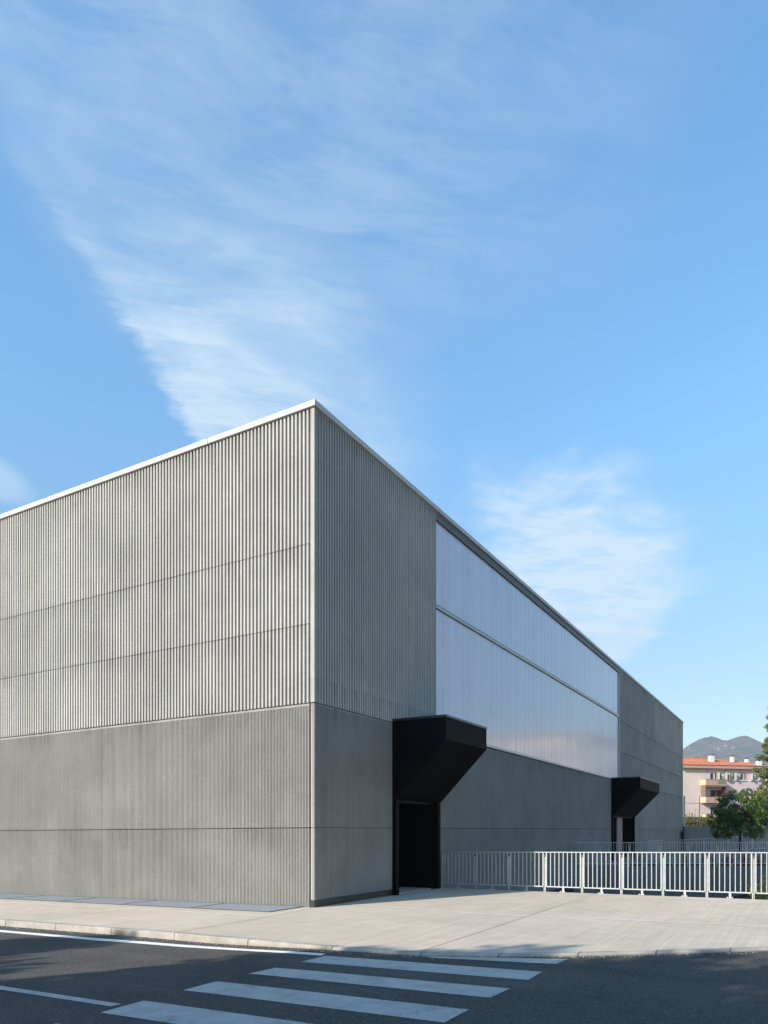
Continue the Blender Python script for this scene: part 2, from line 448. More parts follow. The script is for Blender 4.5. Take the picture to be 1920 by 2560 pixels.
M_ROSEM = foliage('grey_green_leaves', (0.05, 0.085, 0.03), (0.12, 0.16, 0.06))
M_HEDGE = foliage('hedge_leaves', (0.10, 0.10, 0.02), (0.22, 0.19, 0.05), (0.40, 0.30, 0.22), 0.08)
M_SOIL = simple('soil', (0.045, 0.038, 0.030), 0.95, 0.1, var=0.4, scale=8)
M_GROUND = simple('earth', (0.30, 0.25, 0.19), 0.95, 0.1, var=0.3, scale=0.4)
M_GRASS = simple('lawn', (0.06, 0.085, 0.03), 0.95, 0.1, var=0.35, scale=3)
M_DARKPAVE = simple('court_floor', (0.05, 0.05, 0.05), 0.9, 0.2)
M_TERR = simple('terrace_paving', (0.22, 0.215, 0.20), 0.95, 0.05, var=0.15)

# ------------------------------------------------------------------ ground, road, pavement
def sheet(name, outer, z, mat, label, cat, holes=()):
    loops = [[Vector((p[0], p[1], z)) for p in outer]] + [[Vector((p[0], p[1], z)) for p in h] for h in holes]
    tri = geometry.tessellate_polygon(loops)
    pts = [p for l in loops for p in l]
    mb = MB(); mb.v = [tuple(p) for p in pts]; mb.f = [tuple(t) for t in tri]
    return structure(name, mb, mat, label, cat)

GX0, GX1, GY0, GY1 = -500.0, 4300.0, -1900.0, 2900.0
W0 = cw(8.37, 33.0); wd = cw(1, 0) - cw(0, 0)          # far retaining wall starts at the hall, runs along wd
FARX = 24.0
court = [(6.2, 0.2), (W0.x, 0.2), (W0.x + wd.x * 30, W0.y + wd.y * 30), (6.2, W0.y + wd.y * 30)]
sheet('ground', [(GX0, GY0), (GX1, GY0), (GX1, GY1), (GX0, GY1)], -0.30, M_GROUND,
      'earth stretching away to the foot of the hills', 'ground', [court])
CY0 = court[3][1]

def kerb_x(y):
    pts = [(60, -4.30), (-2.6, -4.30), (-3.6, -4.29), (-4.69, -4.19), (-5.62, -3.81), (-6.49, -3.23), (-7.35, -2.61), (-8.18, -1.96), (-8.9, -1.37), (-26, 12.6)]
    for (ya, xa), (yb, xb) in zip(pts, pts[1:]):
        if yb <= y <= ya:
            return xb + (xa - xb) * (y - yb) / (ya - yb)
    return pts[-1][1]

ys = [60, 45, 35, 28, 24] + [20 - i * 0.5 for i in range(45)] + [-2.6 - i * 0.15 for i in range(44)] + [-9.4, -10, -11, -12, -13, -14, -15, -16, -17]
ys = sorted(set(round(y, 3) for y in ys + [0.0, 0.001]), reverse=True)
mb = MB()
def px_in(y): return kerb_x(y) + 0.16
def plaza_r(y): return 0.06 if y > 0 else 6.16
NS = 10
for ya, yb in zip(ys, ys[1:]):
    ra, rb = (plaza_r(ya), plaza_r(yb)) if yb >= 0 and ya > 0 else (plaza_r(-1), plaza_r(-1))
    la, lb = px_in(ya), px_in(yb)
    for i in range(NS):
        f0, f1 = i / NS, (i + 1) / NS
        mb.poly([(la + (ra - la) * f0, ya, gz(ya)), (lb + (rb - lb) * f0, yb, gz(yb)), (lb + (rb - lb) * f1, yb, gz(yb)), (la + (ra - la) * f1, ya, gz(ya))])
    if ya <= 0:
        mb.poly([(6.16, ya, gz(ya)), (6.16, yb, gz(yb)), (6.16, yb, -1.7), (6.16, ya, -1.7)])
structure('pavement', mb, M_PAVE, 'pale brushed concrete pavement round the corner of the hall', 'pavement', fix=False)

# kerb stones: one run of kerb, with dark joints set in
mb = MB()
def kerb_ring(y):
    x = kerb_x(y); z = gz(y); e = kerb_show(y)
    return [(x + 0.16, y, z + 0.003), (x + 0.02, y, z + 0.003), (x + 0.004, y, z - 0.012), (x, y, z - e * 0.5), (x - 0.006, y, z - e - 0.06)]
for ya, yb in zip(ys, ys[1:]):
    a, b_ = kerb_ring(ya), kerb_ring(yb)
    for i in range(4): mb.poly([a[i], a[i + 1], b_[i + 1], b_[i]])
structure('kerb', mb, M_KERB, 'weathered concrete kerb between the pavement and the road', 'kerb', fix=False)
mb = MB()
for y in (11.6, 10.1, 8.6, 7.1, 5.6, 4.1, 2.62, 1.15, -0.33, -1.85, -3.35, -4.69, -5.62, -6.49, -7.35, -8.18):
    h = 0.006
    a, b_ = kerb_ring(y + h), kerb_ring(y - h)
    off = Vector((-0.003, 0, 0.003))
    for i in range(4): mb.poly([Vector(a[i]) + off, Vector(a[i + 1]) + off, Vector(b_[i + 1]) + off, Vector(b_[i]) + off])
structure('kerb_joints', mb, M_JOINT, 'dark joints between the kerb stones', 'joint', fix=False)

# road: follows the kerb, runs on behind the camera
mb = MB()
ry = ys + [-20, -26, -40, -80]
for ya, yb in zip(ry, ry[1:]):
    ka, kb = kerb_x(ya), kerb_x(yb)
    xs = [-30, -22, -16, -12, -10, -9, -8, -7, -6, -5.2, -4.6]
    ra = [x for x in xs if x < -4.55] + [ka - 0.02 if ka > -4.5 else ka - 0.0]
    for i in range(len(ra) - 1):
        xa0, xa1 = ra[i], ra[i + 1]
        xb0 = xa0; xb1 = xa1
        if i == len(ra) - 2: xa1, xb1 = ka + 0.05, kb + 0.05
        mb.poly([(xa0, ya, rz(xa0, ya)), (xb0, yb, rz(xb0, yb)), (xb1, yb, rz(xb1, yb)), (xa1, ya, rz(xa1, ya))])
structure('road', mb, M_ASPH, 'dark asphalt road in front of the hall', 'road', fix=False)

def patch(mb, c, zf, nu=12, nv=3, lift=0.004):
    """quad given by four ground corners, laid on the surface zf"""
    A, B, C_, D = [Vector((p[0], p[1], 0)) for p in c]
    P = lambda s, t: (A * (1 - s) + B * s) * (1 - t) + (D * (1 - s) + C_ * s) * t
    for i in range(nu):
        for j in range(nv):
            q = [P(i / nu, j / nv), P((i + 1) / nu, j / nv), P((i + 1) / nu, (j + 1) / nv), P(i / nu, (j + 1) / nv)]
            mb.poly([(p.x, p.y, zf(p.x, p.y) + lift) for p in q])

STR = [[(-4.20, -4.74), (-4.24, -4.86), (-3.93, -6.41), (-3.52, -6.44)],
       [(-4.76, -3.57), (-5.28, -3.55), (-5.02, -6.43), (-4.495, -6.42)],
       [(-5.73, -3.51), (-6.16, -3.45), (-6.00, -6.38), (-5.52, -6.41)],
       [(-6.65, -3.41), (-7.14, -3.40), (-7.02, -6.365), (-6.52, -6.38)],
       [(-7.66, -3.39), (-8.18, -3.40), (-8.05, -6.35), (-7.54, -6.36)],
       [(-8.62, -3.38), (-9.14, -3.38), (-9.05, -6.34), (-8.55, -6.34)]]
for s in STR:
    mb = MB(); patch(mb, [s[0], s[3], s[2], s[1]], rz, 24, 3)
    structure('crosswalk_stripe', mb, M_PAINT, 'worn white stripe of the zebra crossing', 'crosswalk', fix=False)
mb = MB(); patch(mb, [(-4.615, -3.47), (-4.60, -1.16), (-4.775, -1.34), (-4.766, -3.50)], rz, 8, 2)
patch(mb, [(-4.60, -1.16), (-4.725, 0.96), (-4.905, 0.75), (-4.775, -1.34)], rz, 8, 2)
patch(mb, [(-4.725, 0.96), (-4.72, 30.0), (-4.90, 30.0), (-4.905, 0.75)], rz, 40, 2)
structure('edge_line', mb, M_PAINT2, 'solid white line painted along the kerb', 'road marking', fix=False)
mb = MB(); patch(mb, [(-7.857, -3.31), (-7.91, 1.5), (-8.06, 1.5), (-7.973, -3.29)], rz, 16, 2)
structure('lane_line', mb, M_PAINT, 'dashed white line in the middle of the road', 'road marking', fix=False)

# joints in the pavement
gzf = lambda x, y: gz(y)
mb = MB()
patch(mb, [(-1.76, -0.1), (-1.76, 30), (-1.69, 30), (-1.69, -0.1)], gzf, 40, 1)
patch(mb, [(-1.76, -0.1), (-0.09, 0.02), (-0.09, 0.06), (-1.69, -0.03)], gzf, 8, 1)
patch(mb, [(-4.12, 3.62), (-1.77, 3.74), (-1.77, 3.80), (-4.12, 3.68)], gzf, 8, 1)
patch(mb, [(-4.12, 7.25), (-1.77, 7.37), (-1.77, 7.42), (-4.12, 7.30)], gzf, 8, 1)
patch(mb, [(0.93, -0.1), (0.45, -3.6), (0.90, -8.6), (0.97, -8.6), (0.52, -3.6)][0:2] + [(0.53, -3.6), (1.0, -0.1)], gzf, 12, 1)
patch(mb, [(0.45, -3.6), (0.92, -8.6), (1.0, -8.6), (0.53, -3.6)], gzf, 12, 1)
structure('pale_pavement_joints', mb, M_PALE, 'pale trowelled joints in the pavement', 'joint', fix=False)
mb = MB()
patch(mb, [(6.1, -4.43), (-4.02, -4.60), (-4.02, -4.609), (6.1, -4.439)], gzf, 20, 1)
patch(mb, [(-4.12, -0.31), (-1.8, -0.22), (-1.8, -0.21), (-4.12, -0.30)], gzf, 8, 1)
patch(mb, [(3.36, -0.115), (6.0, -0.115), (6.0, -0.10), (3.36, -0.10)], gzf, 4, 1)
structure('dark_pavement_joints', mb, M_JOINT, 'thin dark saw-cut joints in the pavement', 'joint', fix=False)

# loose grit along the kerb
random.seed(4)
mb = MB()
for i in range(900):
    y = random.uniform(-8.5, 9)
    x = kerb_x(y) - abs(random.gauss(0.0, 0.09)) - 0.02
    s = random.uniform(0.003, 0.010); z = rz(x, y)
    a = random.random() * 3
    ring = [(x + s * math.cos(a + k * 1.57), y + s * math.sin(a + k * 1.57), z) for k in range(4)]
    top = [(x + s * .6 * math.cos(a + .3 + k * 1.57), y + s * .6 * math.sin(a + .3 + k * 1.57), z + s) for k in range(4)]
    mb.prism(ring, top)
tag(mb.build('grit', M_KERB), 'loose pale grit gathered along the foot of the kerb', 'grit', kind='stuff')

# steel floor gratings along the front of the hall
names = ['floor grating at the foot of the sunlit wall, touching the hall corner', 'second floor grating from the hall corner along the sunlit wall',
         'third floor grating from the hall corner along the sunlit wall', 'fourth floor grating from the hall corner along the sunlit wall',
         'farthest floor grating from the hall corner, at the left edge']
for i in range(5):
    y0, y1 = 0.29 + i * 2.19, 0.29 + (i + 1) * 2.19 - 0.03
    o = thing('floor_grating', 'galvanised ' + names[i], 'grating', (-0.6, (y0 + y1) / 2, gz((y0 + y1) / 2)), 'steel floor gratings along the sunlit wall')
    inv = o.location
    T = lambda x, y, z: (x - inv.x, y - inv.y, z + gz(y) - inv.z)
    fr = MB()
    for (a, b2, c, d) in ((-1.15, -1.11, y0, y1), (-0.05, -0.015, y0, y1), (-1.11, -0.05, y0, y0 + 0.03), (-1.11, -0.05, y1 - 0.03, y1)):
        fr.box(a, b2, c, d, 0.004, 0.016, T)
    fr.build('frame', M_GREYFRAME, o)
    g = MB()
    n = 36
    for k in range(n):
        yy = y0 + 0.03 + (y1 - y0 - 0.06) * (k + 0.5) / n
        g.box(-1.11, -0.05, yy - 0.017, yy + 0.017, 0.004, 0.014, T)
    for k in range(18):
        xx = -1.11 + 1.06 * (k + 0.5) / 18
        g.box(xx - 0.008, xx + 0.008, y0 + 0.03, y1 - 0.03, 0.005, 0.0125, T)
    g.build('bars', M_GRATE, o)

# ------------------------------------------------------------------ the sports hall
HALL_L, HALL_W, TOP = 53.4, 34.0, 10.78
hall = thing('sports_hall', 'large grey sports hall clad in vertically ribbed concrete, with a strip of milky glazing', 'building')
def onR(a, o, z): return (a, -o, z)
def onL(a, o, z): return (-o, a, z - 0.0063 * a)

def ribbed(fn, a0, a1, z0, z1, pitch, depth, frac, mat, band=0.0, margin0=0.0, margin1=0.0, taper=0.12, back=0.09):
    mb = MB(); g = -depth
    mb.box(a0, a1, -depth - back, g, z0, z1, fn)
    if margin0: mb.box(a0, a0 + margin0, g - 0.002, 0.0, z0, z1, fn)
    if margin1: mb.box(a1 - margin1, a1, g - 0.002, 0.0, z0, z1, fn)
    zt = z1 - band
    if band: mb.box(a0 + margin0, a1 - margin1, g - 0.002, -0.001, zt, z1, fn)
    s0, s1 = a0 + margin0, a1 - margin1
    n = int(round((s1 - s0) / pitch)); pitch = (s1 - s0) / n
    w = pitch * frac; t = pitch * taper; jit = random.Random(int(a0 * 31 + z0 * 7))
    for i in range(n):
        c = s0 + (i + 0.5 + jit.uniform(-.02, .02)) * pitch
        prof = [(c - w / 2 - t, g - 0.002), (c - w / 2, 0.0), (c + w / 2, 0.0), (c + w / 2 + t, g - 0.002)]
        mb.prism([fn(a, o, z0) for a, o in prof], [fn(a, o, zt) for a, o in prof])
    return mb.build('concrete_panel', mat, hall)

UP = dict(pitch=0.103, depth=0.068, frac=0.45, taper=0.05)
LO = dict(pitch=0.041, depth=0.021, frac=0.45, taper=0.06)
G = 0.008
rows = [(7.77, 10.66, 'u'), (6.06, 7.77, 'u'), (4.37, 6.06, 'u'), (1.70, 4.36, 'l'), (-0.6, 1.70, 'l')]
for z0, z1, k in rows:
    for a0, a1 in ((0.115, 6.72), (6.72, 13.4), (13.4, 20.1), (20.1, 26.8), (26.8, 33.95)):
        kw = UP if k == 'u' else LO
        ribbed(onL, a0 + (0.012 if a0 < 1 else 0.003), a1 - 0.003, z0 + G, z1 - G, mat=M_CONC if k == 'u' else M_CONC2, band=0.045 if z1 == 4.36 else 0.0, **kw)
# shaded long side: panels beside the corner; their ends show as the smooth strip on the front
for a0, a1 in ((0.0, 2.83), (2.83, 5.88)):
    ribbed(onR, a0 + (0 if a0 == 0 else 0.004), a1, 4.37 + G, 10.66, mat=M_CONC_TALL, back=0.032, margin0=0.05 if a0 == 0 else 0.0, **UP)
ribbed(onR, 0.0, 3.385, 1.70 + G * .6, 4.36 - G, mat=M_CONC2, back=0.05, band=0.03, margin0=0.05, **LO)
ribbed(onR, 0.0, 3.385, 0.155, 1.70 - G * .6, mat=M_CONC2, back=0.05, margin0=0.05, **LO)
mb = MB()
for z0, z1 in ((4.37 + G, 10.66), (1.70 + G, 4.36 - G), (0.16, 1.70 - G)):
    mb.box(0.0005, 0.03, 0.001, 0.088, z0 + .001, z1 - .001)
mb.build('corner_strip', M_CONC, hall)
for a0, a1 in ((5.985, 12.74), (12.74, 20.0), (20.0, 27.245)):
    ribbed(onR, a0 + .004, a1 - .004, 1.70 + G, 4.35, mat=M_CONC2, **LO)
    ribbed(onR, a0 + .004, a1 - .004, -0.84, 1.70 - G * .6, mat=M_CONC2, **LO)
for a0, a1 in ((29.36, 40.3), (40.3, HALL_L)):
    for z0, z1 in ((7.77, 10.66), (6.06, 7.77), (4.37, 6.06)):
        ribbed(onR, a0 + .006, a1 - .006, z0 + G * 1.5, z1 - G * 1.5, mat=M_CONC2, pitch=0.103, depth=0.02, frac=0.55, taper=0.15)
for a0, a1 in ((32.985, 40.3), (40.3, HALL_L)):
    ribbed(onR, a0 + .006, a1 - .006, 1.70 + G, 4.37 - G, mat=M_CONC2, pitch=0.082, depth=0.016, frac=0.5, taper=0.12)
    ribbed(onR, a0 + .006, a1 - .006, -0.3, 1.70 - G * .6, mat=M_CONC2, pitch=0.082, depth=0.016, frac=0.5, taper=0.12)
# inner walls behind the panels, with the two doorways left open
mb = MB()
def coreR(a0, a1, z0, z1): mb.box(a0, a1, 0.155, 0.35, z0, z1)
coreR(0.16, 3.4, -0.3, 4.36); coreR(5.96, 27.3, -1.7, 4.36); coreR(32.95, HALL_L - .1, -0.3, 4.36)
coreR(0.16, HALL_L - .1, 4.36, 10.6)
mb.box(0.155, 0.35, 0.36, HALL_W, -0.6, 10.55)
mb.box(HALL_L - 0.3, HALL_L - 0.001, 0.36, HALL_W, -0.6, 10.6)
mb.box(0.4, HALL_L - 0.3, HALL_W - 0.3, HALL_W, -0.6, 10.5)
mb.build('inner_wall', M_CORE, hall)
mb = MB(); mb.poly([(0.2, 0.2, 10.60), (HALL_L - .05, 0.2, 10.60), (HALL_L - .05, HALL_W, 10.4), (0.2, HALL_W, 10.4)])
mb.build('roof', M_CORE, hall)
# coping
mb = MB(); mb.box(-0.05, 0.30, -0.05 + 0.0, HALL_W, 10.655, 10.78, lambda x, y, z: (x, y, z - 0.0063 * max(y, 0)))
mb.build('coping', M_COPING, hall, bevel=0.006)
mb = MB(); mb.box(0.302, HALL_L + 0.02, -0.05, 0.30, 10.655, 10.78)
mb.build('coping', M_COPING, hall, bevel=0.006)
mb = MB()
for i in range(1, 12): mb = MB(); mb.box(-0.0525, -0.0495, 3.0 * i - 0.006, 3.0 * i + 0.006, 10.66, 10.776, lambda x, y, z: (x, y, z - 0.0063 * y)); mb.build('coping_joint', M_GREYFRAME, hall)
for i in range(1, 18): mb = MB(); mb.box(3.0 * i - 0.006, 3.0 * i + 0.006, -0.0525, -0.0495, 10.66, 10.776); mb.build('coping_joint', M_GREYFRAME, hall)
# plinth
mb = MB(); mb.box(0.0, 3.385, -0.003, 0.12, -0.2, 0.148); mb.build('plinth', M_PLINTH, hall)
mb = MB(); mb.box(5.985, 27.2, 0.05, 0.14, -1.7, -0.85); mb.build('plinth', M_PLINTH, hall)

# milky glazing: planks 0.47 m wide, each bowed a touch, with a raised seam between them
def glazing(z0, z1):
    mb = MB(); a0, a1, w = 5.95, 29.17, 0.47
    n = int(round((a1 - a0) / w)); rnd = random.Random(int(z0 * 10))
    for i in range(n):
        l = a0 + (a1 - a0) * i / n; r = a0 + (a1 - a0) * (i + 1) / n
        tilt = rnd.uniform(-0.0012, 0.0012); bow = rnd.uniform(0.0015, 0.004)
        K = 8
        prof = []
        for k in range(K + 1):
            f = k / K
            prof.append((l + 0.012 + (r - l - 0.024) * f, 0.055 - 0.5 * bow * (1 - (2 * f - 1) ** 2) - tilt * (2 * f - 1)))
        for (xa, ya), (xb, yb) in zip(prof, prof[1:]):
            mb.poly([(xa, ya, z0), (xb, yb, z0), (xb, yb, z1), (xa, ya, z1)])
        mb.box(r - 0.0125, r + 0.0125, 0.0525, 0.075, z0, z1)
    return mb.build('glazing', M_POLY, hall, fix=False)
glazing(4.47, 7.93); glazing(8.07, 10.42)
mb = MB(); mb.box(5.895, 29.19, 0.0, 0.10, 7.94, 7.985); mb.box(5.895, 29.19, 0.012, 0.10, 7.987, 8.02); mb.box(5.895, 29.19, 0.0, 0.10, 8.022, 8.065)
mb.build('transom', M_ALU, hall)
mb = MB(); mb.box(5.985, 29.19, -0.03, 0.12, 4.375, 4.40); mb.box(5.985, 29.19, 0.0, 0.12, 4.402, 4.465)
mb.build('sill', M_ALU, hall)
mb = MB(); mb.box(5.895, 29.19, 0.0, 0.13, 10.425, 10.65); mb.build('head_frame', M_GREYFRAME, hall)
mb = MB(); mb.box(29.195, 29.24, -0.012, 0.13, 4.375, 10.65); mb.box(29.245, 29.345, 0.005, 0.13, 4.375, 10.65); mb.build('edge_frame', M_ALU, hall)
mb = MB(); mb.box(5.883, 5.893, -0.004, 0.13, 4.375, 10.65); mb.build('edge_frame', M_ALU, hall)

# black funnel-shaped canopies over the two entrances
def canopy(s0, s1, door):
    prof = [(-0.02, 4.43), (1.49, 4.43), (1.49, 3.85), (0.105, 2.42), (-0.02, 2.42)]
    mb = MB()
    for (s, e) in ((s0, s0 + 0.012), (s1 - 0.012, s1)):
        mb.prism([onR(s, p, z) for p, z in prof], [onR(e, p, z) for p, z in prof])
    mid = [(-0.02, 4.425), (1.482, 4.425), (1.482, 3.853), (0.11, 2.43), (-0.02, 2.43)]
    mb.prism([onR(s0 + .0125, p, z) for p, z in mid], [onR(s1 - .0125, p, z) for p, z in mid])
    c = mb.build('entrance_canopy', M_BLACK, hall)
    fl = MB()
    fl.box(s0 - 0.015, s1 + 0.015, -1.507, -1.492, 4.40, 4.455); fl.box(s0 - 0.015, s0 - 0.002, -1.490, 0.0, 4.40, 4.455)
    fl.box(s1 + 0.002, s1 + 0.015, -1.490, 0.0, 4.40, 4.455); fl.box(s0 - .001, s1 + .001, -1.490, 0.0, 4.432, 4.452)
    fl.build('cap_flashing', M_FLASH, c)
    for a in (s0, s1 - 0.16):
        po = MB(); po.box(a, a + 0.16, -0.105, 0.10, -0.15, 2.418); po.build('door_post', M_BLACK, c, bevel=0.004)
    rc = MB()                                                  # doorway: side walls, ceiling, back
    rc.box(s0 + 0.10, s0 + 0.155, 0.105, 1.60, -0.1, 2.42); rc.box(s1 - 0.155, s1 - 0.10, 0.105, 1.60, -0.1, 2.42)
    rc.box(s0 + 0.16, s1 - 0.16, 0.03, 1.60, 2.36, 2.419); rc.box(s0 + 0.10, s1 - 0.10, 1.605, 1.65, -0.1, 2.42)
    rc.build('doorway', M_BLACKIN, c)
    return c
c1 = canopy(3.39, 5.975, True)
mb = MB(); mb.box(3.56, 5.81, 0.11, 1.55, -0.05, 0.012); mb.build('threshold', M_PAVE, c1)
for a0, a1 in ((3.60, 4.675), (4.69, 5.77)):
    d = MB(); d.box(a0, a1, 1.52, 1.58, 0.02, 2.34); dd = d.build('door', M_BLACK, c1)
    xh = a1 - 0.12 if a0 < 4 else a0 + 0.12
    hd = MB(); hd.bar((xh, 1.47, 0.9), (xh, 1.47, 1.5), 0.025); hd.bar((xh, 1.47, 1.0), (xh, 1.53, 1.0), 0.02); hd.bar((xh, 1.47, 1.4), (xh, 1.53, 1.4), 0.02); hd.build('handle', M_GREYFRAME, dd)
c2 = canopy(27.26, 32.97, False)
mb = MB(); mb.box(27.43, 32.8, 0.11, 1.55, -0.05, 0.012); mb.build('threshold', M_TERR, c2)
mb = MB(); mb.box(29.45, 30.75, 0.16, 0.24, 0.013, 2.355); mb.build('door', M_BEIGE_DOOR, c2)
mb = MB(); mb.box(28.2, 28.24, 0.12, 0.16, 0.013, 2.355); mb.build('door_frame', M_FLASH, c2)

# ------------------------------------------------------------------ railings
def railing(root, P, n, L, h, foot=True, ext=0.1, bars=8, tops=None, single_post=False):
    """n bays of length L; P(d, o, z): along, across, height above its base"""
    for i in range(n):
        d0, d1 = i * L, (i + 1) * L
        mb = MB()
        m0, m1 = d0 + 0.045, d1 - 0.045
        bar = lambda a, b, w, t: mb.bar(P(*a), P(*b), w, t)
        bar((m0 + .0, 0, 0.13), (m1, 0, 0.13), 0.022, 0.03)
        for k in range(bars + 1):
            d = m0 + (m1 - m0) * k / bars
            bar((d, 0, 0.146), (d, 0, h - 0.021), 0.018 if 0 < k < bars else 0.02, 0.018 if 0 < k < bars else 0.028)
        mb.build('railing_panel', M_GALV, root)
        tr = MB(); tr.bar(P(d0 + .001, 0, h - 0.008), P(d1 - .001, 0, h - 0.008), 0.042, 0.022); tr.build('top_rail', M_GALV, root)
        po = MB(); up = tuple(Vector(P(d1 + 1, 0, 0)) - Vector(P(d1, 0, 0)))
        for q in (-0.024, 0.008): po.bar(P(d1 + q, 0.022, -0.22), P(d1 + q, 0.022, h - 0.09), 0.012, 0.021, up=up)
        post = po.build('post', M_GALV, root)
        cl = MB(); cl.bar(P(d1 - 0.03, 0.0, h - 0.095), P(d1 + 0.022, 0.0, h - 0.095), 0.042, 0.05); cl.build('clamp', M_GREYFRAME, post)
        if foot:
            dm = (d0 + d1) / 2
            ft = MB(); ft.bar(P(dm, 0, 0.005), P(dm, 0, 0.114), 0.012, 0.05); ft.bar(P(dm - 0.07, -0.06, 0.008), P(dm + 0.07, -0.06, 0.008), 0.10, 0.012)
            ft.bar(P(dm - 0.05, -0.07, 0.016), P(dm - 0.05, -0.07, 0.034), 0.02); ft.bar(P(dm + 0.05, -0.07, 0.016), P(dm + 0.05, -0.07, 0.034), 0.02)
            ft.build('foot_bracket', M_GALV, root)

rl = thing('metal_railing', 'near galvanised bar railing along the pavement edge, sunlit except beside the black entrance', 'railing')
railing(rl, lambda d, o, z: (6.20 + o, -d - 0.08, gz(-d) * 1.1 + z * (1.0 + 0.006 * d)), 12, 0.99, 1.03)
mb = MB(); mb.bar((6.2, -0.03, 0.0), (6.2, -0.03, 1.0), 0.03, 0.05); mb.build('post', M_GALV, rl)

f0 = W0 + wd * 0.1
rl2 = thing('metal_railing', 'shaded bar railing on top of the retaining wall of the sunken court', 'railing')
def P2(d, o, z):
    p = f0 + wd * d + (cw(0, 1) - cw(0, 0)) * (o + 0.12)
    return (p.x, p.y, z * 1.03 + 0.0)
railing(rl2, P2, 13, 1.32, 1.06, bars=11)

rl3 = thing('metal_railing', 'distant railing climbing along the ramp in front of the back wall', 'railing')
r0 = cw(0, 0)
def P3(d, o, z):
    p = cw(19.6 + d, 48.5 + o)
    return (p.x, p.y, z + 0.02 + 0.055 * d)
railing(rl3, P3, 9, 1.6, 0.98, bars=12)
rl4 = thing('stair_rail', 'short shaded handrail in front of the far black entrance', 'railing')
e0 = Vector((26.2, -1.3, 0))
def P4(d, o, z): return (26.4 + d, -2.0 + o, z)
railing(rl4, P4, 3, 1.5, 1.08, bars=8)
mb = MB(); mb.bar((30.0, -2.0, 0.15), (30.9, -2.0, 1.08), 0.05, 0.03); mb.build('brace', M_GALV, rl4)

# ------------------------------------------------------------------ sunken court, terrace, back wall
mb = MB()
fd = cw(0, 1) - cw(0, 0)
def slab(mb, p0, dirv, L, thick, z0, z1, nrm):
    a = p0; b = p0 + dirv * L
    pts = [a, b, b + nrm * thick, a + nrm * thick]
    mb.prism([(p.x, p.y, z0) for p in pts], [(p.x, p.y, z1) for p in pts])
slab(mb, W0 + wd * 0.05, wd, 29.9, 0.3, -1.7, 0.02, fd)
tag(mb.build('retaining_wall', M_WALLC), 'dark concrete retaining wall of the sunken court below the shaded railing', 'wall')
sheet('court_floor', court, -1.6, M_DARKPAVE, 'dark floor of the sunken court beside the hall', 'floor')
# planted bank on the right of the court
mb = MB()
B = lambda X, Y, Z: tuple(cw(X, Y, Z))
N = 16
def bank_z(X): return -1.45 + 1.5 * sm((X - 15.0) / 5.0)
for i in range(N):
    xa, xb = 14.5 + 12 * i / N, 14.5 + 12 * (i + 1) / N
    for j in range(6):
        y0_, y1_ = 20 + 13 * j / 6, 20 + 13 * (j + 1) / 6
        sh = lambda X, Y: bank_z(X + (Y - 32.9) * -0.50)
        mb.poly([B(xa - (32.9 - y0_) * .5, y0_, sh(xa - (32.9 - y0_) * .5, y0_)), B(xb - (32.9 - y0_) * .5, y0_, sh(xb - (32.9 - y0_) * .5, y0_)),
                 B(xb - (32.9 - y1_) * .5, y1_, sh(xb - (32.9 - y1_) * .5, y1_)), B(xa - (32.9 - y1_) * .5, y1_, sh(xa - (32.9 - y1_) * .5, y1_))])
structure('planted_bank', mb, M_SOIL, 'sloping planted bank at the end of the sunken court', 'bank', fix=False)
terr = [(W0.x + fd.x * .3 + .2, -0.0)] + [(120, -0.0), (120, -40)] + [tuple((W0 + wd * 30 + fd * .3)[:2])]
sheet('terrace', terr, 0.0, M_TERR, 'shaded paved terrace beyond the sunken court', 'terrace')
mb = MB(); mb.poly([B(18.5, 33.4, 0.02), B(40, 33.4, 0.02), B(40, 35.2, 0.02), B(11.5, 35.2, 0.02), B(11.5, 33.4, 0.02)])
structure('planting_bed', mb, M_SOIL, 'strip of soil behind the shaded railing', 'bed')
mb = MB()
mb.prism([B(19.3, 48.0, 0.0), B(45, 48.0, 0.0), B(45, 50.0, 0.0), B(19.3, 50.0, 0.0)], [B(19.3, 48.0, 0.03), B(45, 48.0, 1.42), B(45, 50.0, 1.42), B(19.3, 50.0, 0.03)])
structure('ramp', mb, M_WALLC, 'concrete ramp rising to the right in front of the back wall', 'ramp')
mb = MB()
mb.prism([B(24.62, 60, -0.3), B(64, 58.5, -0.3), B(64, 58.9, -0.3), B(24.62, 60.4, -0.3)], [B(24.62, 60, 1.93), B(64, 58.5, 2.12), B(64, 58.9, 2.12), B(24.62, 60.4, 1.93)])
tag(mb.build('concrete_wall', M_WALLC), 'long plain concrete wall behind the terrace, below the pink house', 'wall')
g = [cw(24.5, 60.6), cw(110, 60.6), cw(140, 160), cw(-20, 160), cw(-20, 100), cw(24.5, 66)]
sheet('garden', [(p.x, p.y) for p in g], 1.45, M_GRASS, 'garden of the pink house behind the concrete wall', 'garden')

# ------------------------------------------------------------------ plants
def leaf_mesh(centers, size, rng, jitter=0.4, droop=0.0, aspect=0.5):
    """one small folded quad per centre, random attitude"""
    n = len(centers); c = np.array(centers)
    s = size * (1 + jitter * (rng.random(n) * 2 - 1))
    u = rng.normal(size=(n, 3)); u[:, 2] -= droop; u /= np.linalg.norm(u, axis=1)[:, None]
    w = rng.normal(size=(n, 3)); w -= (w * u).sum(1)[:, None] * u; w /= np.linalg.norm(w, axis=1)[:, None]
    s = s[:, None]
    v = np.stack([c - u * s, c - w * s * aspect, c + u * s, c + w * s * aspect], 1).reshape(-1, 3)
    f = np.arange(4 * n).reshape(-1, 4)
    return v, f

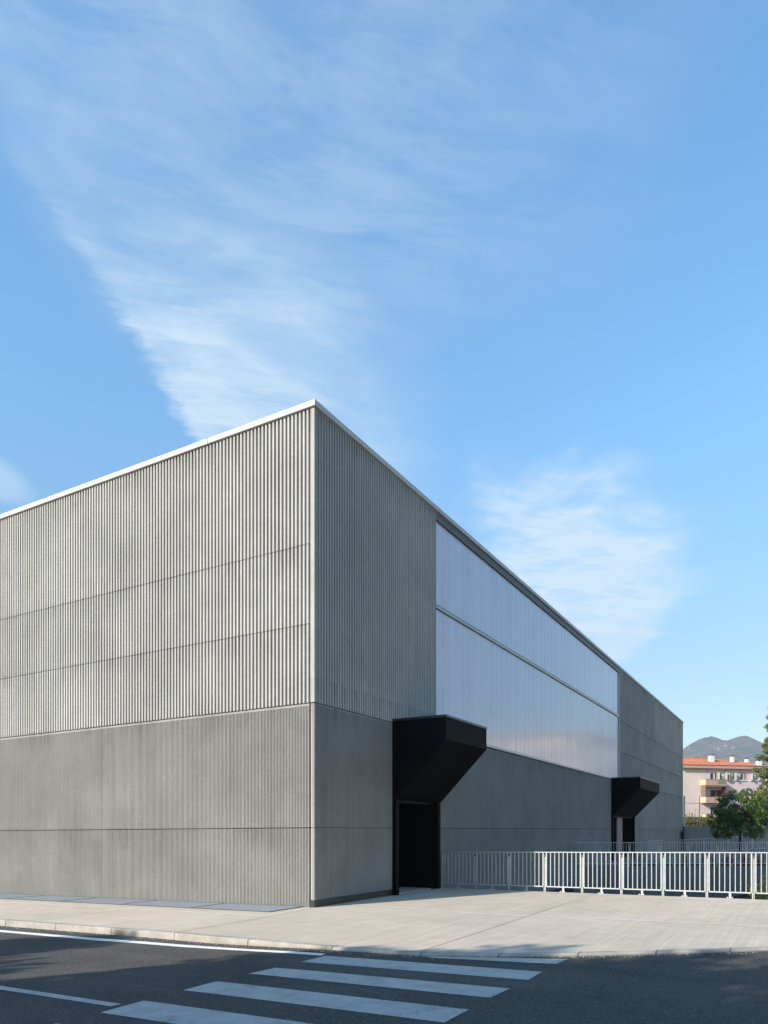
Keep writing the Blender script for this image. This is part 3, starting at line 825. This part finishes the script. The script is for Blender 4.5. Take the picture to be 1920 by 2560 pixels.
def np_mesh(name, v, f, mat, parent):
    me = bpy.data.meshes.new(name); me.from_pydata(v.tolist(), [], f.tolist()); me.update()
    me.materials.append(mat)
    o = bpy.data.objects.new(name, me); col.objects.link(o); o.parent = parent
    return o

def crown_points(rng, clumps, per, cr, shape):
    """clumps of leaves: shape(rng) returns one clump centre"""
    pts = []
    for i in range(clumps):
        c = np.array(shape(rng)); r = cr * (0.6 + 0.8 * rng.random())
        p = rng.normal(size=(per, 3)); p /= np.linalg.norm(p, axis=1)[:, None]
        p *= (rng.random(per) ** 0.45)[:, None] * r; p[:, 2] *= 0.75
        pts.append(c + p)
    return np.concatenate(pts)

def ellipsoid(c, rad, lo=0.35, flat=0.0):
    def f(rng):
        d = rng.normal(size=3); d /= np.linalg.norm(d)
        k = lo + (1 - lo) * rng.random() ** 0.5
        if d[2] < 0: d[2] *= (1 - flat)
        return (c[0] + d[0] * rad[0] * k, c[1] + d[1] * rad[1] * k, c[2] + d[2] * rad[2] * k)
    return f

def tree(name, label, loc, trunk_h, trunk_r, crown_c, rad, clumps, per, cr, leaf, mat, seed, group=None, droop=0.0, flat=0.2, limbs=7, aspect=0.5, cat='tree', shape=None):
    t = thing(name, label, cat, loc, group)
    rng = np.random.default_rng(seed); rn = random.Random(seed)
    mb = MB()
    top = Vector(crown_c)
    k1 = Vector((rn.uniform(-.08, .08), rn.uniform(-.08, .08), trunk_h * 0.5)); k2 = Vector((rn.uniform(-.1, .1), rn.uniform(-.1, .1), trunk_h))
    mb.tube([(0, 0, -0.1), k1, k2, top * 0.5 + k2 * 0.5, top + Vector((0, 0, rad[2] * .5))], [trunk_r * 1.25, trunk_r, trunk_r * .85, trunk_r * .5, trunk_r * .15])
    for i in range(limbs):
        a = 2 * math.pi * (i + rn.random() * .6) / limbs; h = rn.uniform(0.0, 0.5)
        st = k2.lerp(top, h); en = Vector((top.x + rad[0] * .8 * math.cos(a), top.y + rad[1] * .8 * math.sin(a), top.z + rad[2] * rn.uniform(-.4, .6)))
        md = st.lerp(en, 0.5) + Vector((0, 0, rad[2] * .15))
        mb.tube([st, md, en], [trunk_r * .45, trunk_r * .28, trunk_r * .08], 6)
    mb.build('trunk', M_BARK, t, smooth=True)
    v, f = leaf_mesh(crown_points(rng, clumps, per, cr, shape or ellipsoid(crown_c, rad, 0.35, flat)), leaf, rng, droop=droop, aspect=aspect)
    np_mesh('crown', v, f, mat, t)
    return t

# small ornamental tree in the terrace
def weep(rng):
    f = ellipsoid((0.05, 0, 2.75), (1.45, 1.35, 1.15), 0.3, 0.1)(rng)
    if rng.random() < 0.5:
        a = rng.random() * 6.283; r = 0.75 + 0.85 * rng.random()
        return (r * math.cos(a), r * math.sin(a), 1.25 + 1.5 * rng.random())
    return f
tree('ornamental_tree', 'small round dark green tree with drooping leaves and a thin trunk, in the shaded terrace', cw(19.6, 40.3, 0.0), 2.0, 0.065,
     (0.05, 0, 2.75), (1.45, 1.35, 1.15), 270, 44, 0.22, 0.066, M_LEAF, 11, droop=0.9, shape=weep, aspect=0.42)
tree('broadleaf_tree', 'sunlit yellow-green bushy tree beside the pink house', cw(41.6, 79, 1.45), 1.4, 0.10,
     (0, 0, 3.0), (1.9, 1.9, 2.0), 150, 50, 0.42, 0.10, M_LEAF_Y, 12)

def pine(name, label, loc, H, r0, seed):
    t = thing(name, label, 'tree', loc); rng = np.random.default_rng(seed); rn = random.Random(seed)
    mb = MB(); mb.tube([(0, 0, -.1), (0.1, 0, H * .5), (0, 0.05, H)], [0.28, 0.18, 0.03])
    pts = []
    z = 1.6
    while z < H - 0.4:
        L = r0 * (1 - ((z - 1) / H) ** 1.5) * rn.uniform(0.75, 1.1)
        for k in range(5):
            a = rn.random() * 6.283; l = L * rn.uniform(0.7, 1.1)
            e = Vector((l * math.cos(a), l * math.sin(a), z + l * 0.22)); m_ = Vector((l * .5 * math.cos(a), l * .5 * math.sin(a), z + l * .02))
            mb.tube([(0, 0, z), m_, e], [0.05, 0.035, 0.012], 5)
            for q in range(9):
                c = Vector((0, 0, z)).lerp(e, 0.3 + 0.75 * q / 9) + Vector((rn.gauss(0, .16), rn.gauss(0, .16), rn.gauss(0.05, .10)))
                p = rng.normal(size=(60, 3)); p /= np.linalg.norm(p, axis=1)[:, None]; p *= (rng.random(60) ** .4)[:, None] * 0.27
                pts.append(p + np.array(c))
        z += 0.62
    mb.build('trunk', M_BARK, t, smooth=True)
    v, f = leaf_mesh(np.concatenate(pts), 0.13, rng, aspect=0.22)
    np_mesh('crown', v, f, M_PINE, t)
pine('pine_tree', 'tall sunlit pine tree cut off by the right edge, in front of the hills', cw(40.1, 74, 1.45), 15.0, 3.1, 21)

def cone(c, H, r):
    def f(rng):
        h = rng.random() ** 1.4; a = rng.random() * 6.283; k = (0.5 + 0.5 * rng.random()) * r * (1 - h) ** .7
        return (c[0] + k * math.cos(a), c[1] + k * math.sin(a), c[2] + h * H)
    return f
tree('dark_conifer', 'dark shaded conifer between the ornamental tree and the right edge', cw(34.2, 64.5, 1.45), 0.8, 0.10, (0, 0, 1.2), (1.2, 1.2, 1.0), 130, 45, 0.30, 0.08, M_DARKCON, 31, shape=cone((0, 0, 0.2), 3.6, 1.4), limbs=3)

def shrub(name, label, loc, h, r, n, leaf, mat, seed, group=None, upright=False, cat='shrub', stems=6):
    t = thing(name, label, cat, loc, group); rng = np.random.default_rng(seed); rn = random.Random(seed)
    mb = MB(); pts = []
    for i in range(stems):
        a = rn.random() * 6.283; k = r * rn.uniform(.2, 1.0)
        e = Vector((k * math.cos(a), k * math.sin(a), h * rn.uniform(.6, 1.0)))
        mb.tube([(0.15 * e.x, 0.15 * e.y, -0.03), (e.x * .6, e.y * .6, e.z * .5), e], [0.012, 0.009, 0.004], 5)
        m_ = n // stems
        f = rng.random(m_) ** 0.7
        base = np.array([[0.15 * e.x, 0.15 * e.y, 0]]) + f[:, None] * (np.array(e) - np.array([0.15 * e.x, .15 * e.y, 0]))
        pts.append(base + rng.normal(size=(m_, 3)) * (r * (0.10 if upright else 0.28)))
    mb.build('stems', M_BARK, t)
    v, f = leaf_mesh(np.concatenate(pts), leaf, rng, droop=-1.2 if upright else 0.0, aspect=0.25 if upright else 0.5)
    v[:, 2] = np.maximum(v[:, 2], 0.0)
    np_mesh('foliage', v, f, mat, t)
    return t
rn = random.Random(5)
for i in range(14):
    X = 14.4 + i * 0.62 if i else 14.3
    big = 0.32 + 0.012 * i * i * 0.28
    shrub('red_leaved_shrub', 'low red-brown leaved shrub in the row behind the shaded railing', cw(X + rn.uniform(-.1, .1), 34.2 + rn.uniform(-.2, .3), 0.02), big + rn.uniform(0, .12), 0.30 + 0.008 * i, 330, 0.040, M_RED, 40 + i, 'red-brown shrubs in a row behind the shaded railing')
for i, (X, Y, h, lab) in enumerate(((11.0, 20.6, 0.85, 'tallest grey-green upright plant behind the railing at the right edge'),
                                    (9.75, 18.9, 0.42, 'low grey-green plant at the foot of the railing posts near the right edge'),
                                    (10.25, 19.9, 0.62, 'middle grey-green plant of the three behind the railing at the right edge'),)):
    z = [-0.42, -0.30, -0.42][i]
    shrub('rosemary_plant', lab, cw(X, Y, z), h, 0.42, 900, 0.045, M_ROSEM, 70 + i, 'upright grey-green plants on the bank', True, 'plant', 14)
mb = MB()
for i, (X, h) in enumerate(((39.4, 1.75), (41.2, 1.6), (43.0, 1.7))):
    shrub('garden_shrub', ['yellowish flowering shrub under the pergola, next to the hall', 'middle yellowish shrub under the pergola', 'yellowish shrub under the pergola beside the dark post'][i],
          cw(X, 94 + i * .25, 1.45), h, 1.25, 2600, 0.085, M_HEDGE, 80 + i, None, False, 'shrub', 14)
shrub('garden_shrub', 'tall thin straggling rose bush above the pergola', cw(41.0, 98.5, 1.45), 3.1, 1.8, 320, 0.085, M_HEDGE, 85, None, False, 'shrub', 12)

# ------------------------------------------------------------------ pergola, fences in the garden
M_WOOD = simple('dark_timber', (0.06, 0.035, 0.025), 0.8, 0.2, var=0.25, scale=6)
M_GREENF = simple('green_fence_paint', (0.03, 0.085, 0.05), 0.6, 0.3)
M_POLE = simple('pale_grey_pole', (0.50, 0.52, 0.54), 0.5, 0.4)
pg = thing('pergola', 'dark timber pergola in the garden of the pink house', 'pergola')
for (y, dz) in ((96.0, 0), (99.5, 0)):
    mb = MB(); mb.bar(cw(31.6, y, 3.16), cw(45.1, y, 3.10), 0.12, 0.18); mb.build('beam', M_WOOD, pg)
for X in (32.3, 43.5):
    for y in (96.0, 99.5):
        mb = MB(); mb.bar(cw(X, y, 1.4), cw(X, y, 3.0), 0.14); mb.build('post', M_WOOD, pg)
for i in range(16):
    X = 31.9 + i * 0.85
    mb = MB(); mb.bar(cw(X, 95.5, 3.30), cw(X, 100.1, 3.30), 0.06, 0.10); mb.build('rafter', M_WOOD, pg)
mb = MB()
lp = thing('garden_lamp', 'small dark lantern post between the pergola and the green fence', 'lamp', cw(46.6, 96, 1.45))
mb.tube([(0, 0, 0), (0, 0, 1.30)], 0.06, 8); mb.build('post', M_WOOD, lp)
mb = MB(); mb.tube([(0, 0, 1.30), (0, 0, 1.56), (0, 0, 1.60)], [0.12, 0.24, 0.26], 8); mb.build('lantern', M_WOOD, lp)

nf = thing('net_fence', 'tall thin fence of grey poles and wires on the back wall', 'fence')
for (X, w, top) in ((25.42, 0.07, 4.55), (26.72, 0.035, 4.5), (28.05, 0.035, 4.5), (29.4, 0.035, 4.45), (30.8, 0.035, 4.4), (33, .035, 4.4)):
    mb = MB(); mb.tube([cw(X, 62, 1.4), cw(X, 62, top)], w, 8); mb.build('pole', M_POLE, nf)
mb = MB()
for k in range(7):
    mb.tube([cw(25.4, 62, 1.9 + k * 0.38), cw(33, 62, 1.9 + k * .38)], 0.004, 4)
mb.build('wire', M_POLE, nf)
gf = thing('garden_fence', 'low green slatted fence in front of the pink house', 'fence')
for i in range(6):
    mb = MB(); mb.bar(cw(47.6 + i * 2.1, 108, 1.4), cw(47.6 + i * 2.1, 108, 3.25), 0.09); mb.build('post', M_GREENF, gf)
mb = MB()
for i in range(60):
    mb.bar(cw(47.2 + i * .2, 107.95, 1.5), cw(47.2 + i * .2, 107.95, 3.1), 0.12, 0.02)
mb.build('slats', M_GREENF, gf)

# ------------------------------------------------------------------ pink apartment house
M_PINK = simple('pink_render', (0.63, 0.465, 0.485), 0.9, 0.15, var=0.06, scale=0.8)
M_BEIGE = simple('beige_render', (0.64, 0.52, 0.465), 0.9, 0.15, var=0.06, scale=0.8)
M_YELL = simple('ochre_render', (0.66, 0.50, 0.30), 0.9, 0.15, var=0.05, scale=0.8)
M_SALM = simple('salmon_render', (0.50, 0.29, 0.24), 0.9, 0.15, var=0.08, scale=0.8)
M_BROWN = simple('brown_shutter', (0.085, 0.035, 0.03), 0.6, 0.3)
M_SHUT = simple('grey_green_shutter', (0.36, 0.35, 0.30), 0.7, 0.3)
M_PANE = simple('window_pane', (0.02, 0.022, 0.025), 0.08, 0.6)
M_WHITE = simple('white_paint', (0.72, 0.70, 0.66), 0.7, 0.3, var=0.08)
M_CURT = simple('curtain', (0.55, 0.57, 0.58), 0.9, 0.1, var=0.2, scale=9)
M_SCREEN = simple('bronze_screen', (0.20, 0.14, 0.10), 0.4, 0.4)
def tiles():
    m, b, p, pos = material('roof_tiles')
    v = b.node('ShaderNodeTexVoronoi'); v.inputs['Scale'].default_value = 3.2; b.l.new(pos, v.inputs['Vector'])
    k = b.step(b.sep(v.outputs['Color'])[0], 0, 1, 0.75, 1.2, 'LINEAR')
    k = b.mul(k, b.step(b.noise(pos, 0.7, 5, 0.65), 0.3, 0.7, 0.85, 1.15, 'LINEAR'))
    b.l.new(b.mix(1.0, (0.33, 0.125, 0.07), b.xyz(k, k, k), 'MULTIPLY'), p.inputs['Base Color']); set_bsdf(p, 0.9, 0.15)
    return m
M_TILE = tiles()
hd_ = R(12); HY = 125.0; HX = (1706 - 960) / 1831 * HY
Hd = (math.cos(hd_), math.sin(hd_)); Hn = (math.sin(hd_), -math.cos(hd_))
house = thing('apartment_house', 'pink and beige apartment house with terracotta roof and balconies, beyond the concrete wall', 'building', cw(HX, HY, 0.0))
HB = house.location.copy()
def hp(a, o, z):
    """along the facade, out from it, height -> house-local"""
    return tuple(cw(HX + a * Hd[0] + o * Hn[0], HY + a * Hd[1] + o * Hn[1], z) - HB)
def HA(x, y, out=0.0):
    """measured spot on the facade (enlarged-photo units) -> (a, z)"""
    u = 1700 + x * 0.13262; v = 1820 + y * 0.13262; r = (u - 960) / 1831
    X0 = HX + out * Hn[0]; Y0 = HY + out * Hn[1]
    a = (r * Y0 - X0) / (Hd[0] - r * Hd[1]); Yd = Y0 + a * Hd[1]
    return a, EYE + (2075 - v) / 1831 * Yd
def hbox(name, a0, a1, o0, o1, z0, z1, mat, parent):
    mb = MB(); mb.box(a0, a1, o0, o1, z0, z1, hp); return mb.build(name, mat, parent)
aS = HA(470, 900)[0]; aR = HA(1800, 900)[0]; ze = HA(800, 770)[1]
DEP = 11.0
hbox('wall', 0.1, aS, -DEP, 0, 0.5, ze, M_BEIGE, house)
hbox('wall', aS + .002, aR, -DEP, 0, 0.5, ze, M_PINK, house)
zb = HA(300, 1412)[1]
hbox('string_course', 0.1, HA(385, 1412)[0], 0.002, 0.04, zb - .05, zb + .05, M_SALM, house)
zf = HA(800, 715)[1] - 0.15
hbox('eave', -0.5, aR + .6, -DEP - .6, 0.6, ze + 0.002, zf + .2, M_SALM, house)
zr = zf + 2.0; ar0 = HA(130, 580)[0] - 1.0; ar1 = HA(1100, 590)[0] - 1.5
mb = MB(); z0 = zf + .205
e = [hp(-.6, .7, z0), hp(aR + .7, .7, z0), hp(aR + .7, -DEP - .7, z0), hp(-.6, -DEP - .7, z0), hp(ar0, -DEP / 2, zr), hp(ar1, -DEP / 2, zr)]
mb.v = e; mb.f = [(0, 1, 5, 4), (1, 2, 5), (2, 3, 4, 5), (3, 0, 4), (0, 3, 2, 1)]
roof = mb.build('roof', M_TILE, house)
# rows of pan tiles standing proud of the front slope
mb = MB()
def onroof(a, f, up):
    o = .7 - f * (DEP / 2 + .7); z = z0 + f * (zr - z0)
    return hp(a, o, z + up)
n = 74
for i in range(n):
    a = -0.45 + (aR + 1.0) * i / n
    fm = 0.985
    if a < ar0: fm = min(fm, (a + .6) / (ar0 + .6))
    if a > ar1: fm = min(fm, (aR + .7 - a) / (aR + .7 - ar1))
    if fm < 0.05: continue
    mb.prism([onroof(a - .07, 0.0, -.01), onroof(a, 0.0, .06), onroof(a + .07, 0.0, -.01)], [onroof(a - .07, fm, -.01), onroof(a, fm, .06), onroof(a + .07, fm, -.01)])
mb.build('tile_rows', M_TILE, roof)
mb = MB(); mb.tube([hp(ar0, -DEP / 2, zr + .02), hp(ar1, -DEP / 2, zr + .02)], 0.12, 8); mb.tube([hp(ar0, -DEP / 2, zr + .02), hp(-.6, .7, z0 + .02)], 0.12, 8)
mb.build('ridge_tiles', M_TILE, roof)
for (x, w, f, top) in ((590, .75, .5, 500), (982, .52, .5, 520), (1258, .5, .62, 565), (1487, .72, .12, 600), (335, .55, 1.1, 548)):
    out = .7 - f * (DEP / 2 + .7)
    a, zt = HA(x, top, out); zs = z0 + min(f, 2 - f) * (zr - z0) - .3
    ch = hbox('chimney', a - w / 2, a + w / 2, out - w / 2, out + w / 2, zs, zt - .22, M_WHITE, roof)
    mb = MB()
    for i in (-1, 1):
        for j in (-1, 1): mb.box(a + i * w * .38 - .06, a + i * w * .38 + .06, out + j * w * .38 - .06, out + j * w * .38 + .06, zt - .215, zt - .08, hp)
    mb.box(a - w * .62, a + w * .62, out - w * .62, out + w * .62, zt - .078, zt, hp); mb.build('cap', M_GREYFRAME, ch)

def window(x0, x1, y0, y1, shutters=True, pane=M_PANE, curtain=0.5, sill=True, panel=False):
    a0, z1_ = HA(x0, y0); a1, z0_ = HA(x1, y1); mid = (a0 + a1) / 2
    w = MB(); t = .09
    w.box(a0, a1, .003, .05, z1_ - t, z1_, hp); w.box(a0, a1, .003, .05, z0_, z0_ + t, hp)
    for a in (a0, a1 - t, mid - t / 2): w.box(a, a + t, .004, .055, z0_ + t + .001, z1_ - t - .001, hp)
    win = w.build('window', M_SHUT, house)
    hbox('pane', a0 + .02, a1 - .02, -.05, .02, z0_ + .02, z1_ - .02, pane, win)
    if curtain: hbox('curtain', mid + .06, mid + .06 + (a1 - mid - .15) * curtain, .021, .026, z0_ + t, z1_ - t - .1, M_CURT, win)
    if shutters:
        for (e, s) in ((a0, -1), (a1, 1)):
            ww = (a1 - a0) * .42
            hbox('shutter', min(e, e + s * .04) , max(e, e + s * .04), .06, .06 + ww, z0_, z1_, M_SHUT, win)
    if sill: hbox('sill', a0 - .15, a1 + .15, .003, .16, z0_ - .14, z0_ - .01, M_WHITE, win)
window(905, 1025, 848, 980); window(1130, 1240, 848, 985, False); window(1330, 1460, 858, 985)
window(1620, 1740, 860, 990)
window(560, 690, 840, 975, False, sill=False); window(705, 845, 840, 975, True, sill=False, curtain=.9)
window(905, 1010, 1172, 1310, False, M_BROWN, 0); window(1125, 1232, 1172, 1310, False, M_BROWN, 0)
window(565, 790, 1165, 1305, False, M_BROWN, 0, False)
window(565, 672, 1492, 1625, False, M_PANE, 0.4, True); window(905, 1010, 1492, 1625, False, M_PANE, .5); window(1330, 1440, 1172, 1310, False, M_BROWN, 0); window(1330, 1440, 1492, 1625, False)
PR = 1.35
for k, (yt, yb) in enumerate(((975, 1080), (1298, 1412), (1625, 1740))):
    a0 = HA(388, yt)[0]; a1 = HA(890, yt, PR)[0]
    zt = HA(600, yt, PR)[1]; zb = HA(600, yb, PR)[1]
    bal = hbox('balcony', a0, a1, .003, PR, zb, zb + .16, M_SALM, house)
    hbox('parapet', a0 + .13, a1 - .13, PR - .12, PR - .002, zb + .162, zt, M_SALM, bal)
    hbox('side_panel', a0 + .002, a0 + .128, .004, PR - .002, zb + .162, zt, M_YELL, bal)
    hbox('side_panel', a1 - .128, a1 - .002, .004, PR - .002, zb + .162, zt, M_YELL, bal)
    hbox('rail', a0 - .03, a1 + .03, PR - .15, PR + .03, zt + .002, zt + .06, M_GREYFRAME, bal)
    if k == 0:
        ga0, ga1 = HA(710, 1000, PR)[0], HA(875, 1000, PR)[0]
        mb = MB(); mb.box(ga0, ga1, PR, PR + .004, zb + .22, zt - .06, hp); gr = mb.build('opening_shade', M_CORE, bal)  # dark sheet on the solid parapet, painted shade behind the grille
        mb = MB()
        for i in range(14): mb.box(ga0 + (ga1 - ga0) * i / 13 - .012, ga0 + (ga1 - ga0) * i / 13 + .012, PR + .005, PR + .03, zb + .22, zt - .06, hp)
        mb.build('grille', M_SHUT, bal)
    if k == 1:
        z2 = HA(600, 1090, PR)[1]
        hbox('side_screen', a0 + .03, a0 + .10, .1, PR - .1, zt + .07, z2, M_SCREEN, bal)
        hbox('side_screen', a1 - .12, a1 - .05, .1, PR - .1, zt + .07, z2, M_BROWN, bal)
        hbox('awning_box', a0 + .2, a1 - .2, PR - .35, PR - .15, z2 - .12, z2 + .1, M_YELL, bal)
mb = MB(); a, z = HA(855, 790); mb.tube([hp(a, .08, z + .25), hp(a, .08, 1.5)], 0.06, 8); mb.build('drainpipe', M_SALM, house)

# ------------------------------------------------------------------ buildings and trees outside the frame that light, shade and mirror into it
M_SANDY = simple('sunlit_render', (0.76, 0.64, 0.52), 0.9, 0.15, var=0.06, scale=0.8)
ob = thing('apartment_block', 'sand-coloured apartment block outside the right edge, mirrored in the glazing', 'building', (54, -9.2, 0))
mb = MB(); mb.box(0, 12, -13.5, 0, -0.3, 10.6); mb.build('wall', M_SANDY, ob)
mb = MB(); mb.box(-.5, 12.5, -14, .5, 10.61, 10.85); mb.build('roof', M_SANDY, ob)
for i in range(4):
    for k in range(3):
        mb = MB(); y = -2.0 - i * 3.2; z = 1.6 + k * 3.1
        mb.box(-.05, -.003, y - .55, y + .55, z, z + 1.4); w_ = mb.build('window', M_SHUT, ob)
        mb = MB(); mb.box(-.06, -.051, y - .45, y + .45, z + .1, z + 1.3); mb.build('pane', M_PANE, w_)

M_LEAF_S = foliage('street_leaves', (0.03, 0.055, 0.015), (0.07, 0.10, 0.03), None, 0, 0.08)
TREES = [  # y, top, half-width, x
    (-12, 11.8, 3.2, -21.0), (-7.5, 12.15, 3.3, -21.0), (-3.2, 11.7, 3.0, -20.5), (0.4, 10.4, 2.4, -20.5), (2.7, 9.5, 1.3, -20.4), (5.3, 7.2, 1.6, -20.6),
    (7.5, 8.8, 0.7, -20.3), (10.0, 7.9, 2.0, -20.6), (13.6, 8.5, 2.7, -20.6), (17.5, 8.8, 2.8, -20.8)]
for i, (y, top, hw, x) in enumerate(TREES):
    bot = 2.6; c = (top + bot) / 2
    tree('street_tree', 'leafy street tree across the road, outside the frame, shading the crossing', (x, y, -0.1), 2.4, 0.16, (0, 0, c), (2.2, hw, (top - bot) / 2), 260, 60, 0.60, 0.17, M_LEAF_S, 100 + i, 'street trees across the road')

# ------------------------------------------------------------------ hills
RID = [(300, 1990), (900, 1960), (1300, 1935), (1500, 1925), (1640, 1902), (1706, 1874), (1724, 1862.5), (1740, 1853), (1757, 1845), (1779, 1840.5), (1793, 1844), (1803, 1849), (1818, 1851), (1830, 1846.5), (1846, 1842), (1862, 1839), (1872, 1841.5), (1886, 1848.5), (1903, 1856), (1930, 1872), (1990, 1895), (2100, 1905), (2300, 1925), (2700, 1960), (3200, 2010)]
def hills():
    D = 3000.0
    us = np.array([r[0] for r in RID]); vs = np.array([r[1] for r in RID])
    NX, NY = 420, 60
    X = np.concatenate([np.linspace(-400, 1000, 60), np.linspace(1005, 1720, 300), np.linspace(1730, 3300, 60)])
    YS = list(np.linspace(1500, 3000, NY - 14)) + list(np.linspace(3030, 3800, 14))
    rng = np.random.default_rng(3)
    ridge = EYE + (2075 - np.interp(X / D * 1831 + 960, us, vs)) / 1831 * D
    ridge += np.convolve(rng.normal(size=NX), np.ones(3) / 3, 'same') * 1.0
    mb = MB(); V = []
    ph = rng.random((14, 3)) * 6.28
    for j in range(NY):
        Y = YS[j]
        f = ((Y - 1500) / 1500) ** 1.5 if Y <= D else 1 - 0.85 * sm((Y - D) / 500)
        bumpv = np.zeros(NX)
        for k in range(14):
            fr = 0.004 * 1.35 ** k
            bumpv += np.sin(X * fr + ph[k, 0] + Y * fr * .8 * math.cos(ph[k, 1])) * (0.9 / (1.25 ** k))
        z = ridge * f + bumpv * 11 * (1 - abs(2 * min(max((Y - 1500) / 1500, 0), 1) - 1)) * (1 if Y < D else .3)
        s = Y / D                                        # keep the ridge line upright while depth varies
        for i in range(NX):
            w = cw(X[i], Y, z[i]); V.append(tuple(w))
    mb.v = V
    for j in range(NY - 1):
        for i in range(NX - 1):
            a = j * NX + i; mb.f.append((a, a + 1, a + NX + 1, a + NX))
    m, b, p, pos = material('forested_slope')
    n1 = b.noise(pos, 0.035, 6, 0.7); n2 = b.noise(pos, 0.008, 5, 0.6)
    v = b.node('ShaderNodeTexVoronoi'); v.inputs['Scale'].default_value = 0.09; b.l.new(pos, v.inputs['Vector'])
    c = b.mix(b.step(n1, 0.40, 0.60), (0.050, 0.045, 0.030), (0.135, 0.098, 0.070))
    c = b.mix(b.step(n2, 0.48, 0.62), c, (0.040, 0.055, 0.028))
    c = b.mix(b.step(v.outputs['Distance'], 0.2, 0.7, 0.0, 0.5), c, (0.025, 0.028, 0.018))
    s = b.sep(pos)
    cr = cw(1311, 2790, 330)                              # pale scree on the left-hand summit
    dd = b.add(b.m('POWER', b.m('DIVIDE', b.sub(s[0], cr.x), 130), 2), b.add(b.m('POWER', b.m('DIVIDE', b.sub(s[1], cr.y), 60), 2), b.m('POWER', b.m('DIVIDE', b.sub(s[2], cr.z), 34), 2)))
    c = b.mix(b.mul(b.step(dd, 0.3, 1.0, 1.0, 0.0), b.step(b.noise(pos, 0.05, 4, .6), 0.52, 0.60)), c, (0.50, 0.46, 0.43))
    b.l.new(c, p.inputs['Base Color']); set_bsdf(p, 0.95, 0.05)
    bump(b, p, b.add(n1, v.outputs['Distance']), 1.0, 14.0)
    structure('hills', mb, m, 'wooded twin-topped hill under thin blue haze', 'hills', smooth=True, fix=False)
hills()

# ------------------------------------------------------------------ haze
mb = MB(); mb.box(GX0 - 20, GX1 + 20, GY0 - 20, GY1 + 20, -2.8, 440)
m = bpy.data.materials.new('air'); m.use_nodes = True; nt = m.node_tree; nt.nodes.clear()
pv = nt.nodes.new('ShaderNodeVolumePrincipled'); pv.inputs['Color'].default_value = (0.80, 0.88, 1.0, 1); pv.inputs['Density'].default_value = 0.00015
pv.inputs['Anisotropy'].default_value = 0.0
out = nt.nodes.new('ShaderNodeOutputMaterial'); nt.links.new(pv.outputs[0], out.inputs['Volume'])
tag(mb.build('haze', m), 'thin blue haze over the distant hills', 'haze', kind='stuff')
